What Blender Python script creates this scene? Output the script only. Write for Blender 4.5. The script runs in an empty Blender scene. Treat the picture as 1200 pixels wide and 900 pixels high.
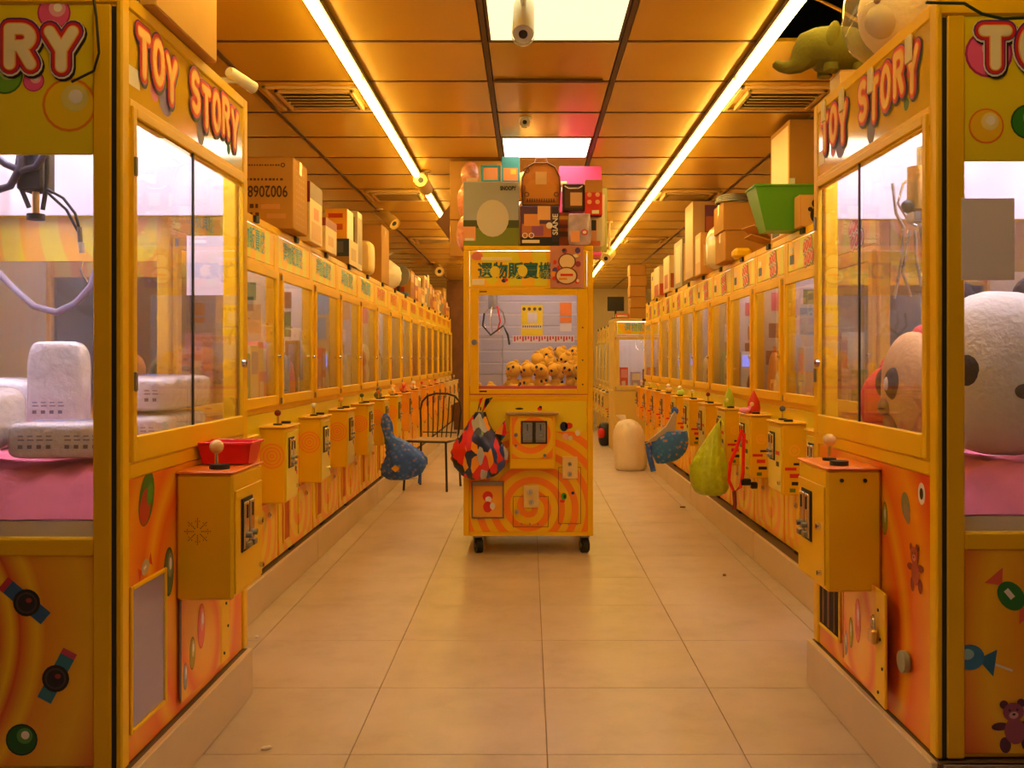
import bpy, math, random
from mathutils import Vector, Matrix
random.seed(7)
S = bpy.context.scene
COL = S.collection

# ---------------------------------------------------------------- camera
# photograph frame 1200 x 900, focal length 1136 px, vanishing point (620, 422)
F, VX, VY, EYE = 1136.0, 620.0, 422.0, 1.2
cam_d = bpy.data.cameras.new('camera'); cam = bpy.data.objects.new('camera', cam_d); COL.objects.link(cam)
cam.location = (0, 0, EYE); cam.rotation_euler = (math.pi/2, 0, 0)
cam_d.sensor_width = 36; cam_d.lens = 36*F/1200; cam_d.clip_start = .05
cam_d.shift_x = -(VX-600)/1200; cam_d.shift_y = -(450-VY)/1200
S.camera = cam
# ---------------------------------------------------------------- world and exposure
w = bpy.data.worlds.new('world'); S.world = w; w.use_nodes = True
w.node_tree.nodes['Background'].inputs[0].default_value = (1.0, .66, .36, 1)
w.node_tree.nodes['Background'].inputs[1].default_value = .10
vs = S.view_settings
vs.view_transform = 'Standard'; vs.look = 'None'; vs.gamma = 1; vs.use_curve_mapping = False; vs.exposure = 0.06
LED_COL, LED_STR = (1.0, .66, .13), 33.0
PANEL_COL, PANEL_STR = (1.0, .88, .64), 5.0
TUBE_COL, TUBE_STR = (.84, .80, 1.0), 38.0

# ---------------------------------------------------------------- helpers
def at(px, py, d): return Vector(((px-VX)*d/F, d, EYE+(VY-py)*d/F))
def sr(r, g, b):
    f = lambda c: (c/255/12.92 if c/255 <= .04045 else ((c/255+.055)/1.055)**2.4)
    return (f(r), f(g), f(b))
MC = {}
def mat(name, col=None, rough=.45, metal=0, emit=None, estr=0, coat=0, var=0, vscale=6, bump=0, spec=.5):
    if name in MC: return MC[name]
    m = bpy.data.materials.new(name); m.use_nodes = True; MC[name] = m
    nt = m.node_tree; b = nt.nodes['Principled BSDF']
    b.inputs['Base Color'].default_value = (*col, 1); b.inputs['Roughness'].default_value = rough
    b.inputs['Metallic'].default_value = metal; b.inputs['Specular IOR Level'].default_value = spec
    if coat: b.inputs['Coat Weight'].default_value = coat; b.inputs['Coat Roughness'].default_value = .08
    if emit: b.inputs['Emission Color'].default_value = (*emit, 1); b.inputs['Emission Strength'].default_value = estr
    if var or bump:
        tc = nt.nodes.new('ShaderNodeTexCoord'); n = nt.nodes.new('ShaderNodeTexNoise')
        n.inputs['Scale'].default_value = vscale; n.inputs['Detail'].default_value = 5
        nt.links.new(tc.outputs['Object'], n.inputs['Vector'])
        if var:
            r = nt.nodes.new('ShaderNodeValToRGB')
            r.color_ramp.elements[0].position = .3; r.color_ramp.elements[1].position = .7
            r.color_ramp.elements[0].color = (*[c*(1-var) for c in col], 1)
            r.color_ramp.elements[1].color = (*[min(1, c*(1+var*.6)) for c in col], 1)
            nt.links.new(n.outputs['Fac'], r.inputs['Fac']); nt.links.new(r.outputs[0], b.inputs['Base Color'])
        if bump:
            bp = nt.nodes.new('ShaderNodeBump'); bp.inputs['Strength'].default_value = bump; bp.inputs['Distance'].default_value = .02
            nt.links.new(n.outputs['Fac'], bp.inputs['Height']); nt.links.new(bp.outputs[0], b.inputs['Normal'])
    return m
def flat(r, g, b, rough=.45):                     # plain printed / painted colour, sRGB
    return mat('paint_%d_%d_%d' % (r, g, b), sr(r, g, b), rough)
def glass(name, tint=(.97, .97, .97), dirt=.0, rough=.015, ior=1.5):
    if name in MC: return MC[name]
    m = bpy.data.materials.new(name); m.use_nodes = True; MC[name] = m
    nt = m.node_tree; nt.nodes.clear(); N = nt.nodes.new
    o = N('ShaderNodeOutputMaterial'); t = N('ShaderNodeBsdfTransparent'); g = N('ShaderNodeBsdfGlossy')
    f = N('ShaderNodeFresnel'); mx = N('ShaderNodeMixShader')
    t.inputs[0].default_value = (*tint, 1); g.inputs['Roughness'].default_value = rough
    gm = N('ShaderNodeNewGeometry'); mr = N('ShaderNodeMapRange'); mr.inputs['To Min'].default_value = ior; mr.inputs['To Max'].default_value = 1/ior   # same reflectance from both sides of a thin pane
    nt.links.new(gm.outputs['Backfacing'], mr.inputs['Value']); nt.links.new(mr.outputs[0], f.inputs['IOR'])
    nt.links.new(f.outputs[0], mx.inputs[0]); nt.links.new(t.outputs[0], mx.inputs[1]); nt.links.new(g.outputs[0], mx.inputs[2])
    last = mx
    if dirt:
        d = N('ShaderNodeBsdfDiffuse'); d.inputs[0].default_value = (.8, .78, .75, 1)
        m2 = N('ShaderNodeMixShader'); m2.inputs[0].default_value = dirt
        nt.links.new(mx.outputs[0], m2.inputs[1]); nt.links.new(d.outputs[0], m2.inputs[2]); last = m2
    nt.links.new(last.outputs[0], o.inputs[0])
    return m
def pattern(name, build, rough=.4, coat=0):       # principled material whose colour is built by build(nt, sep, math)
    if name in MC: return MC[name]
    m = bpy.data.materials.new(name); m.use_nodes = True; MC[name] = m
    nt = m.node_tree; b = nt.nodes['Principled BSDF']; b.inputs['Roughness'].default_value = rough
    if coat: b.inputs['Coat Weight'].default_value = coat; b.inputs['Coat Roughness'].default_value = .06
    tc = nt.nodes.new('ShaderNodeTexCoord'); sp = nt.nodes.new('ShaderNodeSeparateXYZ')
    nt.links.new(tc.outputs['Object'], sp.inputs[0])
    def M(op, a, c=None):
        n = nt.nodes.new('ShaderNodeMath'); n.operation = op
        for i, v in enumerate((a, c)):
            if v is None: continue
            if isinstance(v, (int, float)): n.inputs[i].default_value = v
            else: nt.links.new(v, n.inputs[i])
        return n.outputs[0]
    out = build(nt, tc, sp, M)
    nt.links.new(out, b.inputs['Base Color'])
    return m
def ramp(nt, fac, stops, const=False):
    r = nt.nodes.new('ShaderNodeValToRGB'); cr = r.color_ramp
    if const: cr.interpolation = 'CONSTANT'
    while len(cr.elements) < len(stops): cr.elements.new(.5)
    for e, (p, c) in zip(cr.elements, stops): e.position = p; e.color = (*c, 1)
    nt.links.new(fac, r.inputs[0]); return r.outputs[0]
def swirl(name, plane, cu, cv, period, ca, cb, arms=1, stretch=1.0, rough=.4, coat=.04):
    def bld(nt, tc, sp, M):
        u = M('SUBTRACT', sp.outputs[plane[0]], cu); v = M('MULTIPLY', M('SUBTRACT', sp.outputs[plane[1]], cv), stretch)
        r = M('SQRT', M('ADD', M('MULTIPLY', u, u), M('MULTIPLY', v, v)))
        th = M('DIVIDE', M('ARCTAN2', v, u), 2*math.pi)
        ph = M('FRACT', M('ADD', M('DIVIDE', r, period), M('MULTIPLY', th, arms)))
        return ramp(nt, ph, [(0, ca), (.46, ca), (.5, cb), (.96, cb), (1, ca)])
    return pattern(name, bld, rough, coat)
def burst(name, plane, cu, cv, rmax, stops, rough=.35):          # printed radial sunburst of the large panels
    def bld(nt, tc, sp, M):
        u = M('SUBTRACT', sp.outputs[plane[0]], cu); v = M('SUBTRACT', sp.outputs[plane[1]], cv)
        th = M('ARCTAN2', v, u)
        r = M('SQRT', M('ADD', M('MULTIPLY', u, u), M('MULTIPLY', M('MULTIPLY', v, v), .75)))
        r = M('ADD', r, M('MULTIPLY', M('SINE', M('MULTIPLY', th, 2.0)), .03))
        return ramp(nt, M('DIVIDE', r, rmax), stops)
    return pattern(name, bld, rough, .3)

class MB:
    def __init__(s): s.v = []; s.f = []; s.m = []; s.s = []; s.mats = []
    def mi(s, m):
        if m not in s.mats: s.mats.append(m)
        return s.mats.index(m)
    def add(s, vs, fs, m, smooth=False):
        o = len(s.v); i = s.mi(m); s.v += [tuple(v) for v in vs]
        for f in fs: s.f.append(tuple(o+k for k in f)); s.m.append(i); s.s.append(smooth)
        return s
    def box(s, x0, x1, y0, y1, z0, z1, m, c=0):
        if x0 > x1: x0, x1 = x1, x0
        if y0 > y1: y0, y1 = y1, y0
        if z0 > z1: z0, z1 = z1, z0
        c = min(c, (x1-x0)*.45, (y1-y0)*.45, (z1-z0)*.45)
        if c <= 0:
            vs = [(x, y, z) for z in (z0, z1) for y in (y0, y1) for x in (x0, x1)]
            return s.add(vs, [(0, 2, 3, 1), (4, 5, 7, 6), (0, 1, 5, 4), (2, 6, 7, 3), (0, 4, 6, 2), (1, 3, 7, 5)], m)
        vs = []; ix = {}
        X = (x0, x1); Y = (y0, y1); Z = (z0, z1); g = (1, -1)
        for i in (0, 1):
            for j in (0, 1):
                for k in (0, 1):
                    a, b, e = X[i], Y[j], Z[k]; ai, bi, ei = a+g[i]*c, b+g[j]*c, e+g[k]*c
                    for ax, p in enumerate(((a, bi, ei), (ai, b, ei), (ai, bi, e))): ix[i, j, k, ax] = len(vs); vs.append(p)
        fs = []
        for i in (0, 1):
            q = [ix[i, 0, 0, 0], ix[i, 1, 0, 0], ix[i, 1, 1, 0], ix[i, 0, 1, 0]]; fs.append(q if i else q[::-1])
            q = [ix[0, i, 0, 1], ix[1, i, 0, 1], ix[1, i, 1, 1], ix[0, i, 1, 1]]; fs.append(q[::-1] if i else q)
            q = [ix[0, 0, i, 2], ix[1, 0, i, 2], ix[1, 1, i, 2], ix[0, 1, i, 2]]; fs.append(q if i else q[::-1])
        for j in (0, 1):
            for k in (0, 1):
                q = [ix[0, j, k, 1], ix[1, j, k, 1], ix[1, j, k, 2], ix[0, j, k, 2]]; fs.append(q if j == k else q[::-1])
                q = [ix[j, 0, k, 0], ix[j, 1, k, 0], ix[j, 1, k, 2], ix[j, 0, k, 2]]; fs.append(q[::-1] if j == k else q)
                q = [ix[j, k, 0, 0], ix[j, k, 1, 0], ix[j, k, 1, 1], ix[j, k, 0, 1]]; fs.append(q if j == k else q[::-1])
        for i in (0, 1):
            for j in (0, 1):
                for k in (0, 1):
                    q = [ix[i, j, k, 0], ix[i, j, k, 1], ix[i, j, k, 2]]; fs.append(q if (i+j+k) % 2 else q[::-1])
        return s.add(vs, fs, m)
    def tube(s, pts, r, m, n=8, caps=True, smooth=True):
        pts = [Vector(p) for p in pts]; k = len(pts); R = r if isinstance(r, (list, tuple)) else [r]*k
        vs = []; fs = []; up = None
        for i, p in enumerate(pts):
            t = (pts[min(i+1, k-1)]-pts[max(i-1, 0)]).normalized()
            if up is None:
                up = Vector((0, 0, 1)) if abs(t.z) < .9 else Vector((1, 0, 0))
            a = t.cross(up).normalized(); b = a.cross(t).normalized(); up = b
            for j in range(n):
                q = 2*math.pi*j/n; vs.append(p+(a*math.cos(q)+b*math.sin(q))*R[i])
        for i in range(k-1):
            for j in range(n):
                j2 = (j+1) % n; fs.append((i*n+j, i*n+j2, (i+1)*n+j2, (i+1)*n+j))
        s.add(vs, fs, m, smooth)
        if caps:
            s.add(vs[:n], [tuple(range(n))[::-1]], m); s.add(vs[-n:], [tuple(range(n))], m)
        return s
    def cyl(s, p0, p1, r, m, n=14, r1=None): return s.tube([p0, p1], [r, r if r1 is None else r1], m, n)
    def ell(s, c, r, m, nu=16, nv=10, e=1.0, wob=0, rot=None, seed=0):
        rx, ry, rz = (r, r, r) if isinstance(r, (int, float)) else r
        sg = lambda v: math.copysign(abs(v)**e, v)
        vs = []; fs = []; c = Vector(c)
        for i in range(nv+1):
            a = -math.pi/2+math.pi*i/nv
            for j in range(nu):
                b = 2*math.pi*j/nu
                p = Vector((sg(math.cos(a))*sg(math.cos(b)), sg(math.cos(a))*sg(math.sin(b)), sg(math.sin(a))))
                k = 1
                if wob: k += wob*(math.sin(3.1*p.x+5*p.z+seed)*math.cos(4.3*p.y+2.7*p.z+seed*1.7)+.5*math.sin(9*p.x+7*p.y-8*p.z+seed))
                p = Vector((p.x*rx*k, p.y*ry*k, p.z*rz*k))
                if rot is not None: p = rot @ p
                vs.append(c+p)
        for i in range(nv):
            for j in range(nu):
                j2 = (j+1) % nu
                if i == 0: fs.append((0, nu+j2, nu+j))
                elif i == nv-1: fs.append((i*nu+j, i*nu+j2, nv*nu))
                else: fs.append((i*nu+j, i*nu+j2, (i+1)*nu+j2, (i+1)*nu+j))
        return s.add(vs, fs, m, True)
    def rings(s, prof, m, n=28, wr=.04, folds=9, seed=0, smooth=True):   # sack: rows of (cx, cy, z, rx, ry)
        if len(prof) > 3:                                                # finer rows so that the folds can crumple
            q = []
            for i in range(len(prof)-1):
                p0, p1, p2, p3 = (prof[max(i-1, 0)], prof[i], prof[i+1], prof[min(i+2, len(prof)-1)])
                for t in (0, .333, .667):
                    r_ = [.5*(2*b+(c-a)*t+(2*a-5*b+4*c-d)*t*t+(3*b-a-3*c+d)*t**3) for a, b, c, d in zip(p0, p1, p2, p3)]
                    r_[3] = max(r_[3], .004); r_[4] = max(r_[4], .004); q.append(tuple(r_))
            prof = q+[prof[-1]]
        vs = []; fs = []
        for i, (cx, cy, z, rx, ry) in enumerate(prof):
            for j in range(n):
                b = 2*math.pi*j/n
                k = 1+wr*(.8*math.sin(folds*b+seed+i*.3)+.5*math.sin(5*b-seed*2+i*.5)+.7*math.sin(3*b+seed+1.9*i)*math.cos(7*b-1.1*i+seed))
                vs.append((cx+rx*k*math.cos(b), cy+ry*k*math.sin(b), z+wr*.25*rx*math.sin(4*b+i+seed)))
        q = len(prof)
        for i in range(q-1):
            for j in range(n):
                j2 = (j+1) % n; fs.append((i*n+j, i*n+j2, (i+1)*n+j2, (i+1)*n+j))
        s.add(vs, fs, m, smooth)
        s.add(vs[:n], [tuple(range(n))[::-1]], m); s.add(vs[-n:], [tuple(range(n))], m)
        return s
    def prism(s, pts, depth, m, O, U, V):           # closed outline in the U,V plane thickened along U x V
        O = Vector(O); U = Vector(U); V = Vector(V); N = U.cross(V).normalized()*depth; n = len(pts)
        a = [O+U*p[0]+V*p[1] for p in pts]; b = [p+N for p in a]
        return s.add(a+b, [tuple(range(n))[::-1], tuple(range(n, 2*n))]+[(i, (i+1) % n, n+(i+1) % n, n+i) for i in range(n)], m)
    def build(s, name, parent=None, loc=None, rot=None):
        me = bpy.data.meshes.new(name); me.from_pydata(s.v, [], s.f)
        for m in s.mats: me.materials.append(m)
        me.polygons.foreach_set('material_index', s.m); me.polygons.foreach_set('use_smooth', s.s); me.update()
        o = bpy.data.objects.new(name, me); COL.objects.link(o)
        if parent: o.parent = parent
        if loc: o.location = loc
        if rot: o.rotation_euler = rot
        return o
def box(*a): return MB().box(*a)

class Print:                                        # flat print: layers of shapes in a plane (O, U right, V up)
    def __init__(s, O, U, V, h=.0004): s.O = Vector(O); s.U = Vector(U); s.V = Vector(V); s.N = s.U.cross(s.V).normalized(); s.mb = MB(); s.k = 0; s.h = h
    def poly(s, pts, m, inc=True):
        if inc: s.k += 1
        o = s.O+s.N*(s.h*s.k)
        s.mb.add([o+s.U*p[0]+s.V*p[1] for p in pts], [tuple(range(len(pts)))], m); return s
    def ell(s, u, v, a, b, m, rot=0, n=20):
        c, d = math.cos(rot), math.sin(rot)
        return s.poly([(u+a*math.cos(t)*c-b*math.sin(t)*d, v+a*math.cos(t)*d+b*math.sin(t)*c) for t in [2*math.pi*i/n for i in range(n)]], m)
    def rect(s, u0, u1, v0, v1, m): return s.poly([(u0, v0), (u1, v0), (u1, v1), (u0, v1)], m)
    def bar(s, u0, v0, u1, v1, w, m):
        d = Vector((u1-u0, v1-v0)).normalized(); n = Vector((-d.y, d.x))*w/2
        return s.poly([(u0-n.x, v0-n.y), (u1-n.x, v1-n.y), (u1+n.x, v1+n.y), (u0+n.x, v0+n.y)], m)
    def ring(s, u, v, r0, r1, m, n=24):
        s.k += 1; o = s.O+s.N*(s.h*s.k); vs = []
        for i in range(n):
            t = 2*math.pi*i/n
            for r in (r0, r1): vs.append(o+s.U*(u+r*math.cos(t))+s.V*(v+r*math.sin(t)))
        s.mb.add(vs, [(2*i, 2*i+1, 2*((i+1) % n)+1, 2*((i+1) % n)) for i in range(n)], m); return s
    def balloon(s, u, v, r, dark, mid, light, sx=1.0):
        s.ell(u, v, r*sx, r, dark); s.ell(u, v, r*.9*sx, r*.9, mid)
        s.ell(u+r*.2*sx, v+r*.25, r*.5*sx, r*.5, light); s.ell(u+r*.24*sx, v+r*.3, r*.26*sx, r*.26, flat(245, 235, 235)); return s
    def build(s, name, parent):
        o = s.mb.build(name, parent); s.mb = MB(); s.k = 0; return o

def glyphs(txt, size, offset=0, shear=0, spacing=1.0):
    cu = bpy.data.curves.new('lettering', 'FONT'); cu.body = txt; cu.size = size; cu.offset = offset
    cu.align_x = 'CENTER'; cu.align_y = 'CENTER'; cu.shear = shear; cu.space_character = spacing; cu.resolution_u = 3
    ob = bpy.data.objects.new('lettering', cu)
    me = bpy.data.meshes.new_from_object(ob)
    vs = [v.co.copy() for v in me.vertices]; fs = [tuple(p.vertices) for p in me.polygons]
    bpy.data.objects.remove(ob); bpy.data.curves.remove(cu); bpy.data.meshes.remove(me)
    return vs, fs
def lettering(name, txt, size, O, U, V, layers, parent, width=None, h=.0004, spacing=1.0, shear=0, wave=0):
    mb = MB(); O = Vector(O); U = Vector(U); V = Vector(V); N = U.cross(V).normalized(); sc = None
    for k, (off, du, dv, m) in enumerate(layers):
        vs, fs = glyphs(txt, size, off, shear, spacing)
        if not vs: continue
        if sc is None:
            sc = 1.0
            if width: sc = width/(max(v.x for v in vs)-min(v.x for v in vs))
        mb.add([O+U*(v.x*sc+du)+V*(v.y+dv+wave*math.sin(v.x*sc*20))+N*(h*(k+1)) for v in vs], fs, m)
    return mb.build(name, parent)

def bubble_word(name, txt, O, U, V, hgt, wid, pitch, layers, parent, bob=.0, h=.0004):
    """fat rounded letters drawn as strokes; layers are (stroke width, du, dv, material) from the outline inwards"""
    el = lambda a0, a1, cx, cy, rx, ry, n=12: [(cx+rx*math.cos(a0+(a1-a0)*i/n), cy+ry*math.sin(a0+(a1-a0)*i/n)) for i in range(n+1)]
    pi = math.pi
    G = {'T': [[(0, 1), (1, 1)], [(.5, 1), (.5, 0)]], 'O': [el(0, 2*pi, .5, .5, .5, .5, 20)], 'Y': [[(0, 1), (.5, .48)], [(1, 1), (.5, .48)], [(.5, .48), (.5, 0)]],
         'S': [el(.25*pi, 1.5*pi, .5, .76, .46, .24, 10)+el(.5*pi, -.75*pi, .5, .26, .46, .26, 10)], 'R': [[(.05, 0), (.05, 1)], [(.05, 1), (.5, 1)]+el(.5*pi, -.5*pi, .55, .76, .4, .24, 8)+[(.05, .52)], [(.5, .52), (.95, 0)]]}
    P = Print(O, U, V, h); n = len(txt)
    for k, (w, du, dv, m) in enumerate(layers):
        for i, ch in enumerate(txt):
            kk = k*2.2
            for line in G.get(ch, []):
                pts = [((i-(n-1)/2)*pitch+(p[0]-.5)*wid+du, (p[1]-.5)*hgt+dv+bob*math.sin(i*2.1)) for p in line]
                for a, b in zip(pts, pts[1:]): P.k = kk; P.bar(*a, *b, w, m); kk += .05
                for a in pts: P.k = kk; P.ell(a[0], a[1], w/2, w/2, m, 0, 14); kk += .05
    return P.build(name, parent)

def empty(name, loc=(0, 0, 0), rz=0):
    o = bpy.data.objects.new(name, None); COL.objects.link(o); o.location = loc; o.rotation_euler = (0, 0, rz); o.empty_display_size = .1; return o
def tag(o, label, cat, group=None):
    o['label'] = label; o['category'] = cat
    if group: o['group'] = group
    return o
def struct(o): o['kind'] = 'structure'; return o
CH = {}
def copy_tree(o, parent=None):
    c = o.copy(); COL.objects.link(c); c.parent = parent
    for ch in [x for x in ALLCH(o)]: copy_tree(ch, c)
    return c
def ALLCH(o):
    if o.name not in CH: CH[o.name] = list(o.children)
    return CH[o.name]
ORD = ['first', 'second', 'third', 'fourth', 'fifth', 'sixth', 'seventh', 'eighth', 'ninth', 'tenth', 'eleventh', 'twelfth', 'thirteenth', 'fourteenth', 'fifteenth', 'sixteenth', 'seventeenth', 'eighteenth', 'nineteenth', 'twentieth']

# ---------------------------------------------------------------- materials
YEL = mat('yellow_paint', (.85, .49, .003), .36, var=.05, vscale=3, spec=.28)
YELP = mat('yellow_print', (.80, .62, .008), .3, coat=.3)
ORG = mat('orange_paint', (.86, .38, .025), .35, var=.08, vscale=4, coat=.2)
CREAM = mat('cream_paint', (.80, .58, .22), .4, var=.06)
BLACK = mat('black_rubber', (.012, .011, .012), .55)
DARK = mat('dark_void', (.02, .012, .008), .9)
STEEL = mat('bright_steel', (.72, .70, .68), .22, 1)
GREYM = mat('grey_metal', (.30, .29, .29), .4, .8, var=.15)
BRASS = mat('brass', (.70, .48, .18), .3, 1)
WHITE = mat('white_plastic', (.78, .76, .74), .35)
LINING = mat('lining_white', (.70, .66, .74), .5)
REDP = mat('red_plastic', (.80, .015, .010), .3)
PINKC = mat('pink_cloth', (.95, .23, .34), .9, var=.15, vscale=9, bump=.5)
CARD = mat('cardboard', (.46, .22, .045), .85, var=.08, vscale=5)
CARDL = mat('cardboard_light', (.58, .31, .06), .8, var=.06, vscale=5)
BROWN = mat('brown_wood', (.20, .075, .03), .5, var=.2, vscale=8)
GLASS = glass('window_glass', dirt=.02)
CLEAR = glass('clear_plastic', (.96, .95, .95), dirt=.10, rough=.08)
GREEN = flat(70, 160, 40); BLUE = flat(40, 90, 170); PURP = flat(90, 60, 140); INK = flat(25, 20, 25)
RED = flat(215, 40, 35); PINK = flat(235, 80, 150); OFFW = flat(235, 225, 215); NAVY = flat(25, 40, 110); TEAL = flat(60, 140, 140)
A_O, A_Y = sr(244, 158, 22), sr(240, 200, 12)
# ================================================================ THE SHELL
XL, XR, YB, YF, HC = -2.25, 2.4, 18.6, -.6, 2.575
fl = struct(box(XL-.1, XR+.1, YF, YB+.1, -.08, -.004, mat('grout', (.34, .22, .12), .9)).build('floor'))
def floor_mat(nt, tc, sp, M):
    n = nt.nodes.new('ShaderNodeTexNoise'); n.inputs['Scale'].default_value = 3; n.inputs['Detail'].default_value = 7; n.inputs['Roughness'].default_value = .65
    oi = nt.nodes.new('ShaderNodeObjectInfo'); va = nt.nodes.new('ShaderNodeVectorMath'); va.operation = 'ADD'
    ml = nt.nodes.new('ShaderNodeVectorMath'); ml.operation = 'SCALE'; ml.inputs['Scale'].default_value = 1.0
    nt.links.new(oi.outputs['Location'], ml.inputs[0]); nt.links.new(tc.outputs['Object'], va.inputs[0]); nt.links.new(ml.outputs[0], va.inputs[1])
    nt.links.new(va.outputs[0], n.inputs['Vector'])
    return ramp(nt, n.outputs['Fac'], [(.28, (.42, .32, .25)), (.5, (.52, .405, .33)), (.72, (.58, .455, .375))])
FLT = pattern('floor_tile_stone', floor_mat, .38)
tile0 = None
for i in range(6):
    for k in range(-5, 27):
        x = .055+.6*(i-3); y = 2.95+.6*k
        if y+.6 > YB+.05: continue
        if tile0 is None:
            tile0 = box(.0015, .5985, .0015, .5985, -.02, 0, FLT, .001).build('floor_tile', fl); t = tile0
        else:
            t = tile0.copy(); COL.objects.link(t); t.parent = fl
        t.location = (x, y, 0)
WALLM = mat('wall_plaster', (.72, .60, .42), .8, var=.05, vscale=2)
struct(box(XL-.1, XL, YF, YB, 0, 2.95, WALLM).build('wall_left'))
struct(box(XR, XR+.1, YF, YB, 0, 2.95, WALLM).build('wall_right'))
wb = struct(box(XL, XR, YB, YB+.1, 0, 2.95, WALLM).build('wall_back'))
ce = struct(box(XL-.1, XR+.1, YF, YB+.1, 2.95, 3.0, mat('ceiling_void', (.03, .02, .012), .9)).build('ceiling'))
CEIL = mat('ceiling_panel_enamel', (.80, .48, .03), .24, .35, var=.07, vscale=1.2)
BAR = mat('ceiling_bar', (.10, .045, .015), .5)
cols = [(XL, -1.40), (-1.38, -.205), (-.175, .395), (.425, 1.60), (1.62, XR)]
protos = {}
def cpanel(x0, x1, y, mt=CEIL, w=.584):
    key = (round(x1-x0, 3), w)
    if key not in protos:
        protos[key] = box(0, x1-x0, 0, w, 0, .018, mt, .002).build('ceiling_panel', ce); o = protos[key]
    else:
        o = protos[key].copy(); COL.objects.link(o); o.parent = ce
    o.location = (x0, y, HC); return o
LIT = (-2, -5, -9, 3-1, 6, 10, 14, 18)          # rows of the centre column that hold a light (row k starts at 4.18 + .6 k)
LIT = {-1, -5, 3, 7, 11, 15, 19}
for k in range(-8, 24):
    y = 4.18+.6*k+.008
    for c, (x0, x1) in enumerate(cols):
        if c == 2 and k in LIT: continue
        if c == 3 and k == -1: cpanel(.425, 1.03, y); continue
        cpanel(x0, x1, y)
for x in (-1.39, -.19, .41, 1.61):
    box(x-.011, x+.011, YF, YB, HC-.006, HC+.03, BAR).build('ceiling_bar', ce)
for k in range(-7, 25):
    box(XL, XR if k not in (-1, 0) else 1.03, 4.18+.6*k-.008, 4.18+.6*k+.008, HC-.003, HC+.02, BAR).build('ceiling_bar', ce)
# one sagging tile edge in the centre column leaves a dark slot
box(-.17, .36, 4.735, 4.765, HC-.012, HC-.002, BAR).build('ceiling_bar', ce)

# LED strips along the aisle
def strip(x, y0, y1, label):
    r = tag(empty('led_strip_light', (x, y0, HC-.018)), label, 'strip light')
    L = y1-y0
    MB().box(-.021, .021, 0, L, -.012, 0, GREYM).box(-.030, -.022, 0, L, -.012, .01, GREYM).box(.022, .030, 0, L, -.012, .01, GREYM).build('channel', r)
    m = MB(); n = 24
    E = mat('led_diffuser', (.9, .8, .6), .5, emit=LED_COL, estr=LED_STR)
    for i in range(n): m.box(-.018, .018, L*i/n, L*(i+1)/n, -.030, -.0125, E)
    m.build('diffuser', r)
    for i in range(int(L/1.8)):
        box(-.027, .027, .9+i*1.8, .925+i*1.8, -.02, 0, GREYM).build('clip', r)
strip(-.815, 1.9, 17.8, 'long amber LED strip on the ceiling above the left row of machines')
strip(1.005, 1.9, 17.8, 'long amber LED strip on the ceiling above the right row of machines')
# square ceiling lights
PE = mat('light_panel_diffuser', (.9, .85, .7), .5, emit=PANEL_COL, estr=PANEL_STR)
PE1 = mat('light_panel_diffuser_old', (.9, .85, .6), .5, emit=(1.0, .92, .46), estr=1.35)
li = {-5: 'square ceiling light above the shop entrance', -1: 'large pale yellow square ceiling light nearest the camera at the top of the picture',
      3: 'glowing square ceiling light right above the toys on the middle machine', 7: 'square ceiling light behind the toy pile of the middle machine, nearest behind it',
      11: 'square ceiling light deep in the aisle, third behind the entrance camera', 15: 'square ceiling light near the far end of the aisle', 19: 'square ceiling light closest to the back wall'}
for k in sorted(LIT):
    y = 4.18+.6*k
    r = tag(empty('ceiling_light', (.11, y+.3, HC)), li[k], 'ceiling light', 'square ceiling lights')
    f = MB()
    for a, b, c, d in ((-.285, .285, -.297, -.285), (-.285, .285, .285, .297), (-.285, -.273, -.285, .285), (.273, .285, -.285, .285)): f.box(a, b, c, d, -.004, .03, BAR)
    f.build('frame', r); box(-.273, .273, -.285, .285, 0, .02, PE1 if k == -1 else PE).build('diffuser', r)
# air vents
def vent(x, y, label):
    r = tag(empty('air_vent', (x, y, HC)), label, 'air vent', 'ceiling air vents')
    f = MB(); VM = mat('vent_enamel', (.70, .46, .18), .4)
    for a, (w, h) in enumerate(((.25, .23), (.20, .18))):
        t = .022
        for q in ((-w, w, -h, -h+t), (-w, w, h-t, h), (-w, -w+t, -h, h), (w-t, w, -h, h)): f.box(*q, -.016-.008*a, .0, VM, .003)
    f.build('frame', r)
    for i in range(5):
        yy = -.11+.055*i; f = MB()
        f.add([(-.17, yy-.02, -.028), (.17, yy-.02, -.028), (.17, yy+.02, -.006), (-.17, yy+.02, -.006), (-.17, yy-.018, -.031), (.17, yy-.018, -.031), (.17, yy+.022, -.009), (-.17, yy+.022, -.009)],
              [(0, 1, 2, 3), (7, 6, 5, 4), (0, 4, 5, 1), (1, 5, 6, 2), (2, 6, 7, 3), (3, 7, 4, 0)], VM); f.build('louver', r)
    box(-.19, .19, -.17, .17, -.004, -.001, DARK).build('duct', r)
vi = 0
for y, w_ in ((5.08, 'nearest'), (8.08, 'second'), (11.08, 'third')):
    vent(-1.09, y, 'square ceiling air vent left of the left LED strip, %s to the camera' % w_)
    vent(1.31, y, 'square ceiling air vent right of the right LED strip, %s to the camera' % w_)
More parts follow.
